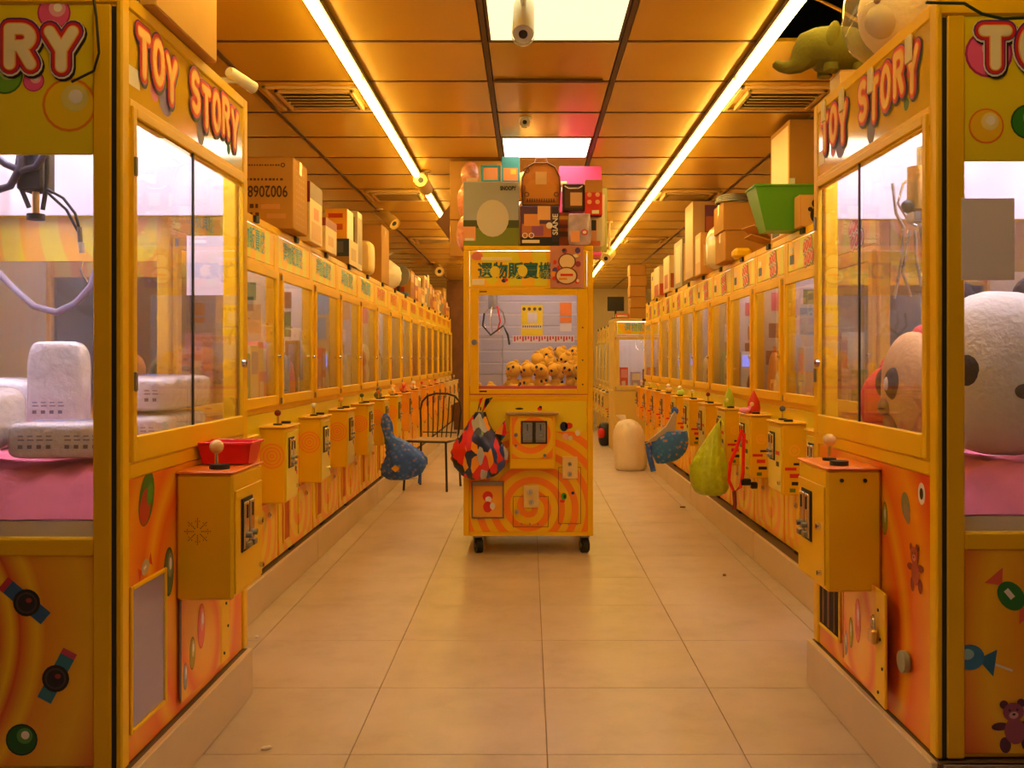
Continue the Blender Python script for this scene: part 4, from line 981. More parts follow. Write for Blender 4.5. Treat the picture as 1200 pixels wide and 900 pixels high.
MB().ell((0, 0, .085), (.28, .14, .09), mat('plush_grey', (.26, .25, .26), .9, bump=.3, vscale=40), 24, 12, .8, .03).build('body', r); MB().ell((-.25, -.02, .09), (.07, .08, .07), MC['plush_grey'], 14, 10).build('head', r); MB().ell((-.26, -.05, .15), (.02, .03, .03), MC['plush_grey'], 10, 8).build('ear', r)
q = lambda x, y, d: local_of(bigR, at(x, y, d))
MB().tube([q(1085, 3, 2.47), q(1130, 4, 2.47), q(1150, 16, 2.47), q(1175, 22, 2.47), q(1215, 20, 2.47)], .004, flat(20, 50, 30), 6).build('loose_wire', bigR)
for i, (x, y) in enumerate(((966, 128), (987, 115), (1021, 92), (1066, 55))):
    d = F*1.05/(x-VX); p = q(x, y, d); MB().box(p.x-.02, p.x+.02, -.012, -.004, p.z-.045, p.z+.03, mat('sign_clip_white', (.7, .6, .4), .5), .002).build('sign_clip', bigR)
tag(MB().tube([at(948, -6, 3.9), at(985, 12, 3.9), at(1020, 34, 3.9), at(1060, 50, 3.9)], .007, mat('conduit', (.65, .35, .05), .4), 8).build('conduit_pipe'), 'thin yellow conduit crossing the open dark ceiling hole at upper right', 'pipe')

# ---- on the left row
TOP = .17+1.72+.001
def on(px, d): return (px-VX)*d/F
r = carton('cardboard_box', 'large cardboard box with upside-down black print on the left row next to the big machine', -1.78, -1.24, 5.10, 5.42, TOP, 2.27)
lettering('box_lettering', '9002068', .085, (.135, -.161, .20), (-1, 0, 0), (0, 0, -1), [(.001, 0, 0, flat(60, 35, 20))], r, width=.21)
lines(r, 'print', (0, -.16, 0), (1, 0, 0), (0, 0, 1), [(-.05, .20, .335, .008, .014), (.0, .21, .26, .012, .02), (-.05, .10, .12, .022, .03), (-.05, .08, .075, .022, .03)], flat(75, 45, 25))
P = Print((0, -.161, 0), (1, 0, 0), (0, 0, 1)); P.rect(.10, .20, .105, .13, flat(200, 140, 80)); P.build('label', r); P.k = 0; P.rect(.13, .23, .055, .08, flat(200, 140, 80)); P.build('label', r); P.k = 0; P.ring(.215, .335, .007, .012, flat(75, 45, 25)); P.build('label', r)
lines(r, 'side_print', (.2705, 0, 0), (0, 1, 0), (0, 0, 1), [(-.1, .1, .04+.035*k, .012, .05) for k in range(9)], flat(180, 110, 30))
def toy_box(name, label, x0, x1, y0, y1, z0, z1, base, decals, rz=0, cat='box', group=None, side=None):
    """closed retail box with printed front; decals are (u0,u1,v0,v1,material) fractions of the front"""
    cx, cy = (x0+x1)/2, (y0+y1)/2; a, b, h = (x1-x0)/2, (y1-y0)/2, z1-z0
    r = tag(empty(name, (cx, cy, z0), rz), label, cat, group)
    MB().box(-a, a, -b, b, 0, h, base, .003).build('body', r)
    P = Print((-a, -b, 0), (1, 0, 0), (0, 0, 1)); 
    for i, (u0, u1, v0, v1, m) in enumerate(decals): P.k = i; P.rect(u0*2*a, u1*2*a, v0*h, v1*h, m); P.build('front_print', r)
    P = Print((a, -b, 0), (0, 1, 0), (0, 0, 1)) if x0 < 0 else Print((-a, b, 0), (0, -1, 0), (0, 0, 1))
    sd = side if side is not None else decals
    for i, (u0, u1, v0, v1, m) in enumerate(sd): P.k = i; P.rect(u0*2*b, u1*2*b, v0*h, v1*h, m); P.build('side_print', r)
    MB().box(-a+.003, a-.003, -b+.003, b-.003, h, h+.002, base).build('top_flap', r)
    return r
WARMW = flat(222, 188, 138); TANB = flat(205, 150, 90)
toy_box('toy_box', 'tall white and red figure box next to the upside-down print carton', -1.40, -1.27, 5.62, 5.95, TOP, 2.24, WARMW, [(.0, 1, .65, 1, flat(120, 30, 20)), (.0, .4, 0, .65, INK), (.5, .9, .1, .5, TANB)], side=[(0, 1, .72, 1, flat(110, 50, 30)), (.1, .9, .05, .35, TANB), (.3, .7, .4, .6, flat(210, 120, 70))], group='boxes on the left row')
toy_box('toy_box', 'slim black toy box tucked behind the tall white and red box', -1.62, -1.42, 5.60, 5.9, TOP, 2.28, INK, [(.3, .9, .2, .8, flat(150, 40, 30))], group='boxes on the left row')
toy_box('toy_box', 'white toy box with dark red band, second past the upside-down print carton', -1.45, -1.28, 6.1, 6.45, TOP, 2.10, WARMW, [(0, 1, .75, 1, flat(150, 50, 30)), (.2, .7, .2, .5, TANB)], group='boxes on the left row')
toy_box('toy_box', 'dark blue toy box under the orange box on the left row', -1.50, -1.29, 6.95, 7.3, TOP, 2.07, flat(45, 55, 80), [(.0, 1, .0, .3, flat(150, 110, 60)), (.3, .8, .45, .9, flat(90, 90, 100))], side=[(0, 1, 0, 1, WARMW), (.2, .8, .2, .7, flat(190, 150, 110))], group='boxes on the left row')
toy_box('toy_box', 'small orange box on the dark blue toy box of the left row', -1.47, -1.31, 6.98, 7.22, 2.074, 2.29, ORG, [(.15, .8, .7, .85, flat(190, 60, 20)), (.15, .8, .3, .5, flat(200, 80, 20))], side=[(0, 1, 0, 1, OFFW)], group='boxes on the left row')
toy_box('toy_box', 'silver-white boxed toy behind the small orange box of the left row', -1.50, -1.30, 7.35, 7.55, TOP, 2.33, flat(205, 190, 170), [(.1, .9, .1, .9, flat(150, 120, 90))], group='boxes on the left row')
r = tag(empty('storage_tub', (-1.36, 7.85, TOP)), 'cream plastic tub lying on its side on the left row', 'tub'); MB().ell((0, 0, .135), (.10, .14, .135), CREAM, 24, 14, .4).build('tub', r); MB().ell((.0, -.13, .135), (.085, .012, .118), WARMW, 20, 10, .4).build('lid', r)
carton('cardboard_box', 'large plain cardboard box behind the cream tub on the left row', -1.72, -1.30, 8.55, 9.0, TOP, 2.40)
carton('cardboard_box', 'plain cardboard box behind the tall toy boxes of the left row', -1.75, -1.50, 6.6, 6.9, TOP, 2.3)
r = tag(empty('plastic_bag', (-1.22, 9.35, TOP)), 'bulging white plastic bag on the left row past the large cardboard box', 'bag'); pf = [(.0, 0, 0.0, .10, .10), (0, 0, .03, .155, .15), (0, 0, .12, .185, .18), (0, 0, .2, .17, .16), (0, 0, .26, .10, .1), (0, 0, .29, .05, .05)]
r.location.x = -1.42; MB().rings(pf, mat('white_bag_film', (.80, .70, .58), .35, bump=.3, vscale=12), 30, .05).build('sack', r); MB().rings([(0, 0, .285, .03, .03), (.01, 0, .31, .05, .04), (.03, .0, .34, .075, .05)], MC['white_bag_film'], 20, .12).build('knot', r)
r = tag(empty('fan_disc', (-1.40, 10.4, TOP)), 'dark round fan with a blue base on the left row', 'fan'); MB().cyl((0, 0, 0), (0, 0, .03), .11, BLUE, 20).cyl((0, 0, .03), (0, 0, .12), .02, INK).build('base', r); MB().cyl((.0, -.02, .22), (0, .03, .22), .12, GREYM, 24).build('grille', r); MB().cyl((0, -.03, .22), (0, -.02, .22), .035, INK).build('hub', r)
rr = random.Random(11)
words = ['brown', 'red', 'orange', 'tan', 'white', 'grey']; wm = [CARD, flat(150, 40, 25), ORG, TANB, WARMW, flat(120, 110, 100)]
y = 10.75; k = 0
while y < 16.0:
    i = k % 6; w = rr.uniform(.26, .40); h = rr.uniform(.16, .42)
    toy_box('toy_box', '%s box on the far half of the left row, %s past the fan' % (words[i], ORD[k]), -1.33-rr.uniform(.2, .35), -1.31, y, y+w, TOP, TOP+h, wm[i], [(.1, .9, .6, .9, wm[(i+3) % 6]), (.2, .8, .1, .4, wm[(i+1) % 6])], group='boxes far down the left row')
    y += w+.03; k += 1
# ---- on the right row
toy_box('window_box', 'tall orange carton with a glossy clear side on the right row next to the elephant', 1.455, 1.72, 5.42, 5.84, TOP, 2.545, CARD, [(.0, .12, .3, .5, OFFW)], side=[(.06, .94, .04, .96, flat(225, 200, 170)), (.1, .5, .05, .2, INK)])
r = tag(empty('green_bin', (1.37, 5.235, TOP)), 'bright green tapered plastic bin on the right row', 'bin')
GB = mat('green_bin_plastic', (.10, .36, .03), .35); t = [(-.11, -.075), (.11, -.075), (.11, .075), (-.11, .075)]; T = [(-.175, -.11), (.175, -.11), (.175, .11), (-.175, .11)]
MB().add([(x, y, 0) for x, y in t]+[(x, y, .235) for x, y in T]+[(x*.95, y*.95, .006) for x, y in t]+[(x*.965, y*.965, .235) for x, y in T], [(0, 3, 2, 1), (8, 9, 10, 11)]+[(i, (i+1) % 4, 4+(i+1) % 4, 4+i) for i in range(4)]+[(8+(i+1) % 4, 8+i, 12+i, 12+(i+1) % 4) for i in range(4)]+[(4+i, 4+(i+1) % 4, 12+(i+1) % 4, 12+i) for i in range(4)], GB).build('bowl', r)
rails_ = MB(); rails_.box(-.18, .18, -.116, -.108, .228, .24, GB, .003).box(-.18, .18, .108, .116, .228, .24, GB, .003).box(-.18, -.172, -.108, .108, .228, .24, GB, .003).box(.172, .18, -.108, .108, .228, .24, GB, .003).build('rim', r)
r = toy_box('picture_box', 'small tan box with a black figure silhouette before the green bin', 1.40, 1.55, 5.02, 5.12, TOP, 2.055, TANB, [(.05, .95, .03, .97, flat(215, 170, 110))], side=[])
P = Print((0, -.0525, .07), (1, 0, 0), (0, 0, 1)); P.ell(.01, .05, .022, .024, INK); P.ell(.012, -.01, .032, .04, INK); P.ell(-.02, .02, .012, .012, INK); P.ell(.03, -.05, .01, .02, INK); P.build('silhouette_print', r)
CR = 'cartons on the right row'
carton('cardboard_box', 'cardboard box at the bottom of the two-box stack behind the green bin', 1.36, 1.66, 6.72, 7.08, TOP, 2.10, CARD, group=CR)
carton('cardboard_box', 'cardboard box on top of the two-box stack behind the green bin', 1.35, 1.60, 6.74, 7.08, 2.104, 2.30, CARD, group=CR)
tag(MB().box(1.39, 1.51, 6.56, 6.68, TOP, TOP+.07, flat(240, 190, 20), .02).build('yellow_case'), 'small yellow case in front of the two-box stack on the right row', 'case')
r = tag(empty('wire_coil', (1.47, 6.90, 2.307)), 'round coil of dark wire on the two-box stack of the right row', 'coil')
for k in range(4): MB().tube([((.14-.006*k)*math.cos(a*.35), (.14-.006*k)*math.sin(a*.35), .012+.014*k) for a in range(19)], .008, GREYM, 6, caps=False).build('loop', r)
r = tag(empty('folded_carton', (1.52, 6.15, TOP)), 'flattened cardboard leaning on the right row behind the green bin', 'cardboard')
for k, (a, z) in enumerate(((.3, .0), (.55, .0))): o = MB().box(-.14, .14, -.1, .1, 0, .008, CARD).build('sheet', r); o.rotation_euler = (0, a, .2*k); o.location = (-.01*k, .05*k, .05+.03*k)
r = tag(empty('clear_bag', (1.50, 7.42, TOP)), 'bulging clear plastic bag on the right row beyond the carton stack', 'bag'); MB().rings([(0, 0, 0, .09, .13), (0, 0, .05, .13, .2), (0, 0, .2, .14, .21), (0, 0, .30, .12, .17), (.0, 0, .36, .05, .06), (0, 0, .40, .07, .07)], mat('milky_film', (.72, .60, .42), .25, coat=.5, bump=.3, vscale=10), 28, .05, seed=2).build('sack', r); MB().rings([(0, 0, .355, .056, .062), (0, 0, .365, .056, .062)], RED, 20, .02).build('tie', r)
toy_box('toy_box', 'tall box with purple print on the right row beyond the clear bag', 1.36, 1.58, 8.05, 8.45, TOP, 2.52, flat(190, 150, 110), [(.45, .95, .05, .95, flat(110, 60, 110)), (.5, .9, .6, .8, flat(170, 90, 70))], side=[(.1, .9, .1, .9, flat(200, 160, 110))], group='boxes on the right row')
toy_box('toy_box', 'wide tan box under the purple print box line on the right row', 1.37, 1.62, 7.75, 8.0, TOP, 2.22, TANB, [(.1, .6, .2, .7, WARMW)], side=[(.1, .9, .3, .9, WARMW)], group='boxes on the right row')
toy_box('toy_box', 'grey board box standing on the right row past the purple print box', 1.42, 1.5, 9.0, 9.5, TOP, 2.33, flat(150, 130, 110), [(.2, .8, .1, .9, WARMW)], group='boxes on the right row')
toy_box('toy_box', 'narrow white box standing on the right row, farther white one', 1.40, 1.48, 9.7, 10.1, TOP, 2.25, WARMW, [(.2, .8, .1, .5, flat(170, 70, 40))], group='boxes on the right row')
toy_box('toy_box', 'narrow red and white box near the end of the right row', 1.38, 1.46, 10.3, 10.7, TOP, 2.2, flat(220, 190, 150), [(.1, .9, .0, .4, flat(180, 60, 40))], group='boxes on the right row')
toy_box('toy_box', 'yellow box with dark mark near the end of the right row', 1.41, 1.62, 10.95, 11.2, TOP, 2.2, flat(215, 180, 40), [(.3, .7, .7, .85, INK)], group='boxes on the right row')
CE = 'cartons stacked on the far end machine'
for k in range(5):
    carton('cardboard_box', 'cardboard box in the tall stack on the cream end machine, %s from the bottom' % ORD[k], 1.32+.01*(k % 2), 1.53+.01*(k % 2), 12.7, 13.0, 1.745+.142*k, 1.745+.142*k+.138, CARD, group=CE)
r = tag(empty('monitor', (1.14, 12.75, 1.745)), 'small black monitor on top of the cream end machine', 'monitor'); MB().box(-.05, .05, .0, .06, 0, .012, INK).box(-.012, .012, .02, .035, .012, .15, INK).build('stand', r); MB().box(-.11, .11, .0, .02, .10, .29, INK, .004).build('screen', r)
toy_box('toy_box', 'flat red and white box under the small black monitor', 1.13, 1.30, 12.62, 12.72, 1.745, 1.80, flat(200, 90, 50), [(.1, .9, .3, .7, OFFW)])
# ---- on top of the middle machine
MT = 1.907; G = 'toys on the middle machine'
def m_x(px, d=6.0): return (px-VX)*d/F
def m_z(py, d=6.0): return EYE+(VY-py)*d/F
r = toy_box('toy_box', 'large grey-blue toy box with a grass band and black name print on the middle machine', m_x(543), m_x(608), 6.0, 6.22, MT, m_z(213), flat(165, 165, 175), [(0, 1, 0, .36, flat(120, 130, 40)), (0, 1, .28, .4, flat(70, 75, 30)), (.0, .22, .08, .30, flat(235, 160, 110)), (.03, .19, .08, .12, OFFW)], side=[(0, 1, 0, .36, flat(120, 130, 40))], group=G)
lettering('box_lettering', 'SNOOPY', .034, (.105, -.112, .355), (1, 0, 0), (0, 0, 1), [(.0015, 0, 0, INK)], r, width=.10)
P = Print((0, -.111, .2), (1, 0, 0), (0, 0, 1)); P.k = 4; P.ell(.01, -.03, .10, .115, flat(205, 195, 185)); P.build('plain_print', r)
# orange backpack
r = tag(empty('backpack', (m_x(634, 6.1), 6.14, m_z(241, 6.06))), 'orange rounded backpack with a tag on the middle machine', 'backpack', G)
BP = mat('backpack_orange', (.66, .24, .03), .7, var=.1, vscale=20, bump=.2)
out = [(-.118, .0), (.118, .0), (.125, .10), (.12, .18), (.09, .245), (.045, .27), (-.045, .27), (-.09, .245), (-.12, .18), (-.125, .10)]
MB().prism(out, .12, BP, (0, .06, .004), (1, 0, 0), (0, 0, 1)).build('shell', r)
MB().prism([(p[0]*.8, .03+p[1]*.5) for p in out], .02, mat('backpack_pocket', (.70, .28, .04), .7), (0, -.06, .0), (1, 0, 0), (0, 0, 1)).build('pocket', r)
MB().tube([Vector((p[0]*.97, -.062, p[1]*.97+.006)) for p in out+[out[0]]], .006, BROWN, 6).build('piping', r)
MB().tube([(-.04, .0, .272), (-.03, 0, .31), (.03, 0, .31), (.04, 0, .272)], .008, BROWN, 6).build('handle', r)
MB().box(-.035, .035, -.092, -.089, .13, .21, flat(235, 190, 130)).build('price_tag', r)
P = Print((0, -.081, .09), (1, 0, 0), (0, 0, 1)); P.ring(-.09, .13, .012, .018, BROWN); P.ring(.095, -.02, .01, .016, BROWN); P.ring(-.09, -.02, .01, .016, BROWN)
for k in range(12): P.k = 0; P.rect(-.09+.015*k, -.081+.015*k, -.065, -.045, BROWN)
P.build('print', r)
# figure box below it
r = toy_box('figure_box', 'purple and orange figure box with vertical white letters below the backpack', m_x(609.5), m_x(655), 6.0, 6.2, MT, m_z(241.5), flat(90, 55, 95), [(0, 1, 0, .22, INK), (.05, .5, .07, .15, OFFW), (.05, .8, .22, .55, flat(190, 110, 70)), (.1, .5, .5, .8, flat(220, 150, 90)), (.45, .78, .65, 1.0, flat(235, 180, 120)), (.3, .6, .25, .5, flat(150, 80, 130)), (.82, .99, .1, .98, flat(50, 30, 60))], group=G)
lettering('box_lettering', 'SIANE', .045, (.098, -.112, .13), (0, 0, 1), (-1, 0, 0), [(.001, 0, 0, OFFW)], r, width=.13, h=.002).location.y = -.008
P = Print((0, -.11, .05), (1, 0, 0), (0, 0, 1), .003); P.k = 8; P.ring(-.09, .01, .012, .017, OFFW); P.ring(-.05, .01, .012, .017, OFFW); P.ell(.06, .07, .02, .02, OFFW); P.build('emblem_print', r)
toy_box('pink_box', 'hot pink box at the back of the toys on the middle machine', m_x(656, 6.4), m_x(707, 6.4), 6.56, 6.76, MT, m_z(193, 6.5), PINK, [(.05, .25, .72, .8, OFFW)], group=G)
r = toy_box('toy_bag_box', 'small dark framed box with a beige tag on the middle machine', m_x(659.5), m_x(685), 6.02, 6.14, m_z(246), m_z(215), flat(50, 35, 30), [(.1, .9, .1, .9, flat(100, 60, 40)), (.35, .9, .18, .68, flat(230, 180, 130))], group=G)
MB().tube([(-.055, -.065, .15), (-.03, -.068, .135), (.03, -.068, .135), (.055, -.065, .15)], .004, OFFW, 6).build('handle', r)
r = toy_box('dotted_box', 'red box with white dots and a tan top on the middle machine', m_x(685.5), m_x(706), 6.0, 6.15, m_z(252), m_z(211), RED, [(0, 1, .65, 1, flat(190, 130, 60)), (.4, .8, .04, .14, OFFW)], group=G)
P = Print((0, -.0765, .08), (1, 0, 0), (0, 0, 1), .002); P.k = 2
for k in range(4): P.k = 2; P.ell(-.027+.05*(k % 2), .0+.045*(k//2), .014, .014, flat(235, 170, 130), 0, 14)
P.build('dot_print', r)
toy_box('toy_box', 'orange box with brown bands beside the lavender pouch on the middle machine', m_x(655.5), m_x(668), 6.06, 6.2, MT, m_z(247.5), flat(200, 100, 40), [(0, 1, .3, .45, BROWN), (0, 1, .8, .9, flat(230, 170, 60)), (0, 1, .55, .65, flat(120, 50, 60))], group=G)
r = tag(empty('plastic_pouch', (m_x(679), 5.99, MT)), 'lavender clear-fronted pouch on the middle machine', 'pouch', G)
MB().ell((0, 0, .098), (.072, .022, .098), mat('pouch_lavender', (.50, .36, .50), .2, coat=.7, var=.3, vscale=18), 24, 14, .35).build('pouch', r); MB().box(-.066, .066, -.01, .01, .18, .197, flat(200, 170, 200), .003).build('seal', r)
P = Print((0, -.0225, .06), (1, 0, 0), (0, 0, 1)); P.rect(-.055, .0, -.04, .03, flat(235, 160, 110)); P.build('print', r); P.ell(.03, .02, .022, .02, flat(190, 60, 90)); P.ell(.03, .02, .012, .01, OFFW); P.build('print', r)
toy_box('toy_box', 'green-edged toy box with a dark haired picture at the right end of the middle machine', m_x(693), m_x(707), 6.05, 6.3, MT, m_z(253), flat(215, 200, 170), [(.0, .5, .1, .9, flat(220, 150, 110)), (.05, .45, .55, .9, INK), (.0, .8, .02, .2, flat(210, 110, 50))], group=G)
toy_box('carton', 'tall pale green edge carton on the right of the pink box stack', m_x(697, 6.35), m_x(711, 6.35), 6.31, 6.355, MT, m_z(222, 6.35), flat(190, 190, 110), [(.2, .8, .1, .9, flat(225, 210, 150))], group=G)
for k, (z0, z1) in enumerate(((MT, 2.155), (2.158, 2.56))):
    carton('cardboard_box', 'cardboard box overhanging the back left of the middle machine, %s one' % ('lower', 'upper')[k], m_x(527, 6.6), m_x(545, 6.6)+.25, 6.5+.12, 6.77, z0, z1, CARDL, group=G)
o = MB().prism([(0, 0), (-.095, .13), (0, .245)], .004, BROWN, (m_x(527, 6.6)-.003, 6.66, 2.02), (1, 0, 0), (0, 0, 1))
o = o.build('open_flap'); o.name = 'cardboard_flap'; tag(o, 'brown triangular cardboard flap sticking out left of the boxes on the middle machine', 'cardboard')
r = tag(empty('pink_wrapped_plush', (m_x(548, 6.3), 6.40, MT+.012)), 'pink cellophane wrapped plush with a tag at the left of the middle machine', 'plush toy', G)
PKW = mat('pink_wrap', (.82, .34, .24), .3, coat=.5, var=.3, vscale=30, bump=.5)
MB().ell((0, 0, .33), (.075, .07, .13), PKW, 20, 14, 1, .05, seed=1).build('head', r); MB().ell((-.01, 0, .12), (.07, .07, .13), PKW, 20, 14, 1, .05, seed=3).build('body', r); MB().ell((.01, 0, .50), (.06, .055, .09), PKW, 18, 12, 1, .06, seed=5).build('hood', r)
MB().box(-.01, .06, -.078, -.075, .38, .47, flat(225, 190, 150)).build('price_tag', r)
r = tag(empty('framed_pouch', (m_x(575, 6.3), 6.30, m_z(213, 6.26))), 'teal framed square pouch behind the large toy box on the middle machine', 'pouch', G)
rails(MB(), -.065, .065, 0, .115, .018, -.015, .015, TEAL, .018, .005).build('frame', r); box(-.047, .047, -.012, .012, .018, .097, flat(225, 150, 90)).build('picture', r)
toy_box('toy_box', 'carton under the teal pouch behind the large toy box', m_x(567, 6.3), m_x(606, 6.3), 6.26, 6.36, MT, m_z(213.4, 6.26), CARD, [(.2, .8, .2, .8, CARDL)], group=G)
toy_box('toy_box', 'teal and orange box beside the teal pouch on the middle machine', m_x(588, 6.3), m_x(609, 6.3), 6.27, 6.35, m_z(212.6, 6.26), m_z(185, 6.3), TEAL, [(.1, .9, .05, .55, flat(230, 140, 70)), (.5, .8, .3, .5, flat(240, 190, 60))], group=G)
carton('cardboard_box', 'cardboard box under the backpack at the back of the middle machine', m_x(610, 6.3), m_x(655, 6.3), 6.22, 6.34, MT, m_z(241.5, 6.06), CARD, group=G)
toy_box('toy_box', 'brown box under the small dark framed box on the middle machine', m_x(669, 6.1), m_x(692, 6.1), 6.05, 6.18, MT, m_z(252.2), CARD, [(.1, .9, .1, .9, flat(190, 130, 90))], group=G)
r = tag(empty('tan_plush', (m_x(622, 6.5), 6.46, MT)), 'tan plush with a stretched arm behind the backpack on the middle machine', 'plush toy', G)
MB().ell((0, 0, .20), (.1, .08, .20), TAN, 18, 12).build('body', r); MB().ell((-.02, 0, .46), (.11, .09, .09), flat(245, 210, 120), 18, 12).build('head', r); MB().tube([(.07, 0, .40), (.15, -.01, .46), (.24, -.01, .465)], [.03, .022, .018], TAN, 10).build('arm', r)
# poster taped to the marquee
r = tag(empty('poster', (m_x(645, 5.96), 5.968, m_z(337, 5.97))), 'colourful pink and purple poster taped over the right of the middle sign', 'poster')
pw_, ph_ = m_x(684, 5.97)-m_x(645, 5.97), m_z(288, 5.97)-m_z(337, 5.97)
box(0, pw_, 0, .003, 0, ph_, flat(200, 130, 120)).build('sheet', r)
P = Print((0, 0, 0), (1, 0, 0), (0, 0, 1), .0006); rp = random.Random(4)
for k in range(26): P.k = 1+k*.2; P.ell(rp.uniform(.02, pw_-.02), rp.uniform(.02, ph_-.02), rp.uniform(.008, .02), rp.uniform(.008, .02), [RED, PURP, flat(230, 150, 60), flat(150, 50, 90), OFFW, NAVY][k % 6], 0, 10)
P.k = 6; P.ell(pw_*.5, ph_*.62, .055, .05, flat(110, 40, 60)); P.ell(pw_*.5, ph_*.62, .047, .043, flat(225, 195, 170)); P.ell(pw_*.48, ph_*.28, .07, .055, flat(120, 50, 60)); P.ell(pw_*.48, ph_*.28, .06, .047, flat(225, 200, 175)); P.rect(pw_*.3, pw_*.68, ph_*.27, ph_*.33, RED); P.rect(pw_*.25, pw_*.5, ph_*.18, ph_*.23, flat(230, 140, 40)); P.build('print', r)
# foil bag hung on the front left
def patches(nt, tc, sp, M):
    v = nt.nodes.new('ShaderNodeTexVoronoi'); v.inputs['Scale'].default_value = 30
    mp = nt.nodes.new('ShaderNodeMapping'); mp.inputs['Rotation'].default_value = (0, .9, 0); mp.inputs['Scale'].default_value = (1, 1, .45); nt.links.new(tc.outputs['Object'], mp.inputs[0]); nt.links.new(mp.outputs[0], v.inputs['Vector'])
    s2 = nt.nodes.new('ShaderNodeSeparateColor'); nt.links.new(v.outputs['Color'], s2.inputs[0])
    return ramp(nt, s2.outputs[0], [(0, sr(30, 40, 90)), (.18, sr(225, 30, 30)), (.42, sr(40, 70, 160)), (.54, sr(20, 20, 25)), (.66, sr(235, 150, 40)), (.78, sr(215, 30, 40)), (.88, sr(180, 180, 200)), (.95, sr(70, 110, 40))], True)
FOIL = pattern('foil_print', patches, .18, .6)
r = tag(empty('foil_bag', (-.305, 5.895, .475)), 'shiny red, blue and black bag with knotted handles hung on the middle machine', 'bag')
MB().rings([(.0, 0, 0, .05, .02), (0, 0, .03, .11, .045), (0, 0, .10, .16, .06), (-.0, 0, .17, .165, .066), (.0, 0, .24, .13, .06), (0.0, 0, .31, .08, .045), (0, 0, .37, .05, .03), (.01, 0, .41, .03, .02)], FOIL, 36, .07, 7, 1).build('sack', r)
for a, b in ((-.03, .05), (.04, .07)):
    MB().prism([(0, 0), (b*.35, .09), (b*.9+a*.2, .10)], .012, FOIL, (a*.4, .006, .40), (1, 0, 0), (0, 0, 1)).build('handle', r)
MB().prism([(0, 0), (.10, .11), (.11, .03), (.06, -.04)], .012, FOIL, (.06, .0, .25), (1, 0, 0), (0, 0, 1)).build('handle', r)
MB().tube([(.01, .08, .43), (.01, .0, .42), (.01, -.015, .44)], .004, STEEL, 6).build('hook', r)
# ---- chair beside the left row
r = tag(empty('metal_chair', (-.90, 9.08, 0), math.radians(-14)), 'black wire-back metal chair with a wooden seat by the left row', 'chair')
IR = mat('chair_iron', (.02, .012, .008), .4)
MB().box(-.19, .19, -.19, .18, .445, .465, mat('seat_wood', (.42, .24, .09), .5, var=.15, vscale=9), .008).build('seat', r)
MB().tube([(-.195, -.19, .45), (.195, -.19, .45), (.2, .18, .45), (-.2, .18, .45), (-.195, -.19, .45)], .010, IR, 8).build('seat_rim', r)
for x, y in ((-.19, -.185), (.19, -.185), (-.185, .18), (.185, .18)): MB().tube([(x, y, .45), (x*1.02, y*1.04, .36), (x*1.1, y*1.15, .0)], .011, IR, 8).build('leg', r)
arch = [(-.185, .18, .45), (-.195, .20, .60), (-.205, .215, .72), (-.19, .225, .80), (-.14, .232, .855), (-.06, .237, .878), (.06, .237, .878), (.14, .232, .855), (.19, .225, .80), (.205, .215, .72), (.195, .20, .60), (.185, .18, .45)]
MB().tube(arch, .010, IR, 8).build('back_hoop', r)
for k in range(6):
    x = -.125+.05*k; MB().tube([(x*.9, .18, .46), (x, .215, .65), (x*1.1, .233, .862-abs(x)*.12)], .006, IR, 6).build('spindle', r)
MB().tube([(-.17, .19, .51), (.17, .19, .51)], .006, IR, 6).build('back_rail', r)
# ---- bags hanging on the rows
def fabric(name, a, b, c, sc):
    def bld(nt, tc, sp, M):
        v = nt.nodes.new('ShaderNodeTexVoronoi'); v.inputs['Scale'].default_value = sc; nt.links.new(tc.outputs['Object'], v.inputs['Vector'])
        return ramp(nt, v.outputs['Distance'], [(0, c), (.22, c), (.26, a), (.6, b)])
    return pattern(name, bld, .6)
BLF = fabric('blue_bag_cloth', (.06, .20, 1.0), (.03, .12, .7), sr(170, 130, 110), 30)
TLF = fabric('teal_bag_cloth', (.04, .26, .9), (.03, .17, .75), sr(220, 130, 60), 30)
def hook(px): return px
dL = 7.9; p = at(449, 528, dL)
r = tag(empty('blue_bag', (-1.03, dL-.1, at(0, 560, dL).z)), 'dark blue patterned shopping bag hanging from the left row', 'bag')
MB().rings([(-.02, 0, 0, .07, .05), (.0, 0, .04, .14, .09), (.03, 0, .10, .175, .10), (.04, 0, .17, .165, .10), (.01, 0, .235, .13, .08), (-.03, 0, .29, .10, .06), (-.075, 0, .33, .06, .045), (-.10, 0, .36, .04, .035), (-.115, 0, .44, .045, .03), (-.12, 0, .50, .03, .025), (-.125, 0, .53, .012, .012)], BLF, 34, .10, 5, 2).build('sack', r)
MB().tube([(.10, 0, .22), (.16, -.02, .12), (.15, -.03, -.03)], .012, BLF, 8).tube([(.06, .02, .26), (.13, .0, .2), (.17, -.01, .10)], .012, BLF, 8).build('strap', r)
P = Print((-.03, -.115, .10), (1, 0, 0), (0, 0, 1)); P.poly([(-.035, 0), (0, -.03), (.035, 0), (0, .03)], flat(220, 170, 60)); P.build('badge', r)
dT = 7.75
r = tag(empty('teal_bag', (on(783, dT), dT, at(0, 543, dT).z)), 'teal patterned bag with grey lining hanging from the right row', 'bag')
MB().rings([(-.06, 0, 0, .03, .03), (-.02, 0, .03, .09, .07), (.0, 0, .10, .14, .09), (.02, 0, .19, .145, .09), (.05, 0, .26, .10, .07)], TLF, 32, .05, 6, 3).build('sack', r)
MB().prism([(-.19, .16), (-.02, .30), (.045, .42), (.06, .40), (.05, .24), (-.06, .20)], .05, mat('grey_lining', (.48, .42, .36), .8), (0, .0, .0), (1, 0, 0), (0, 0, 1)).build('lining', r)
MB().ell((.055, 0, .42), (.03, .025, .035), BLF, 12, 8).build('knot', r)
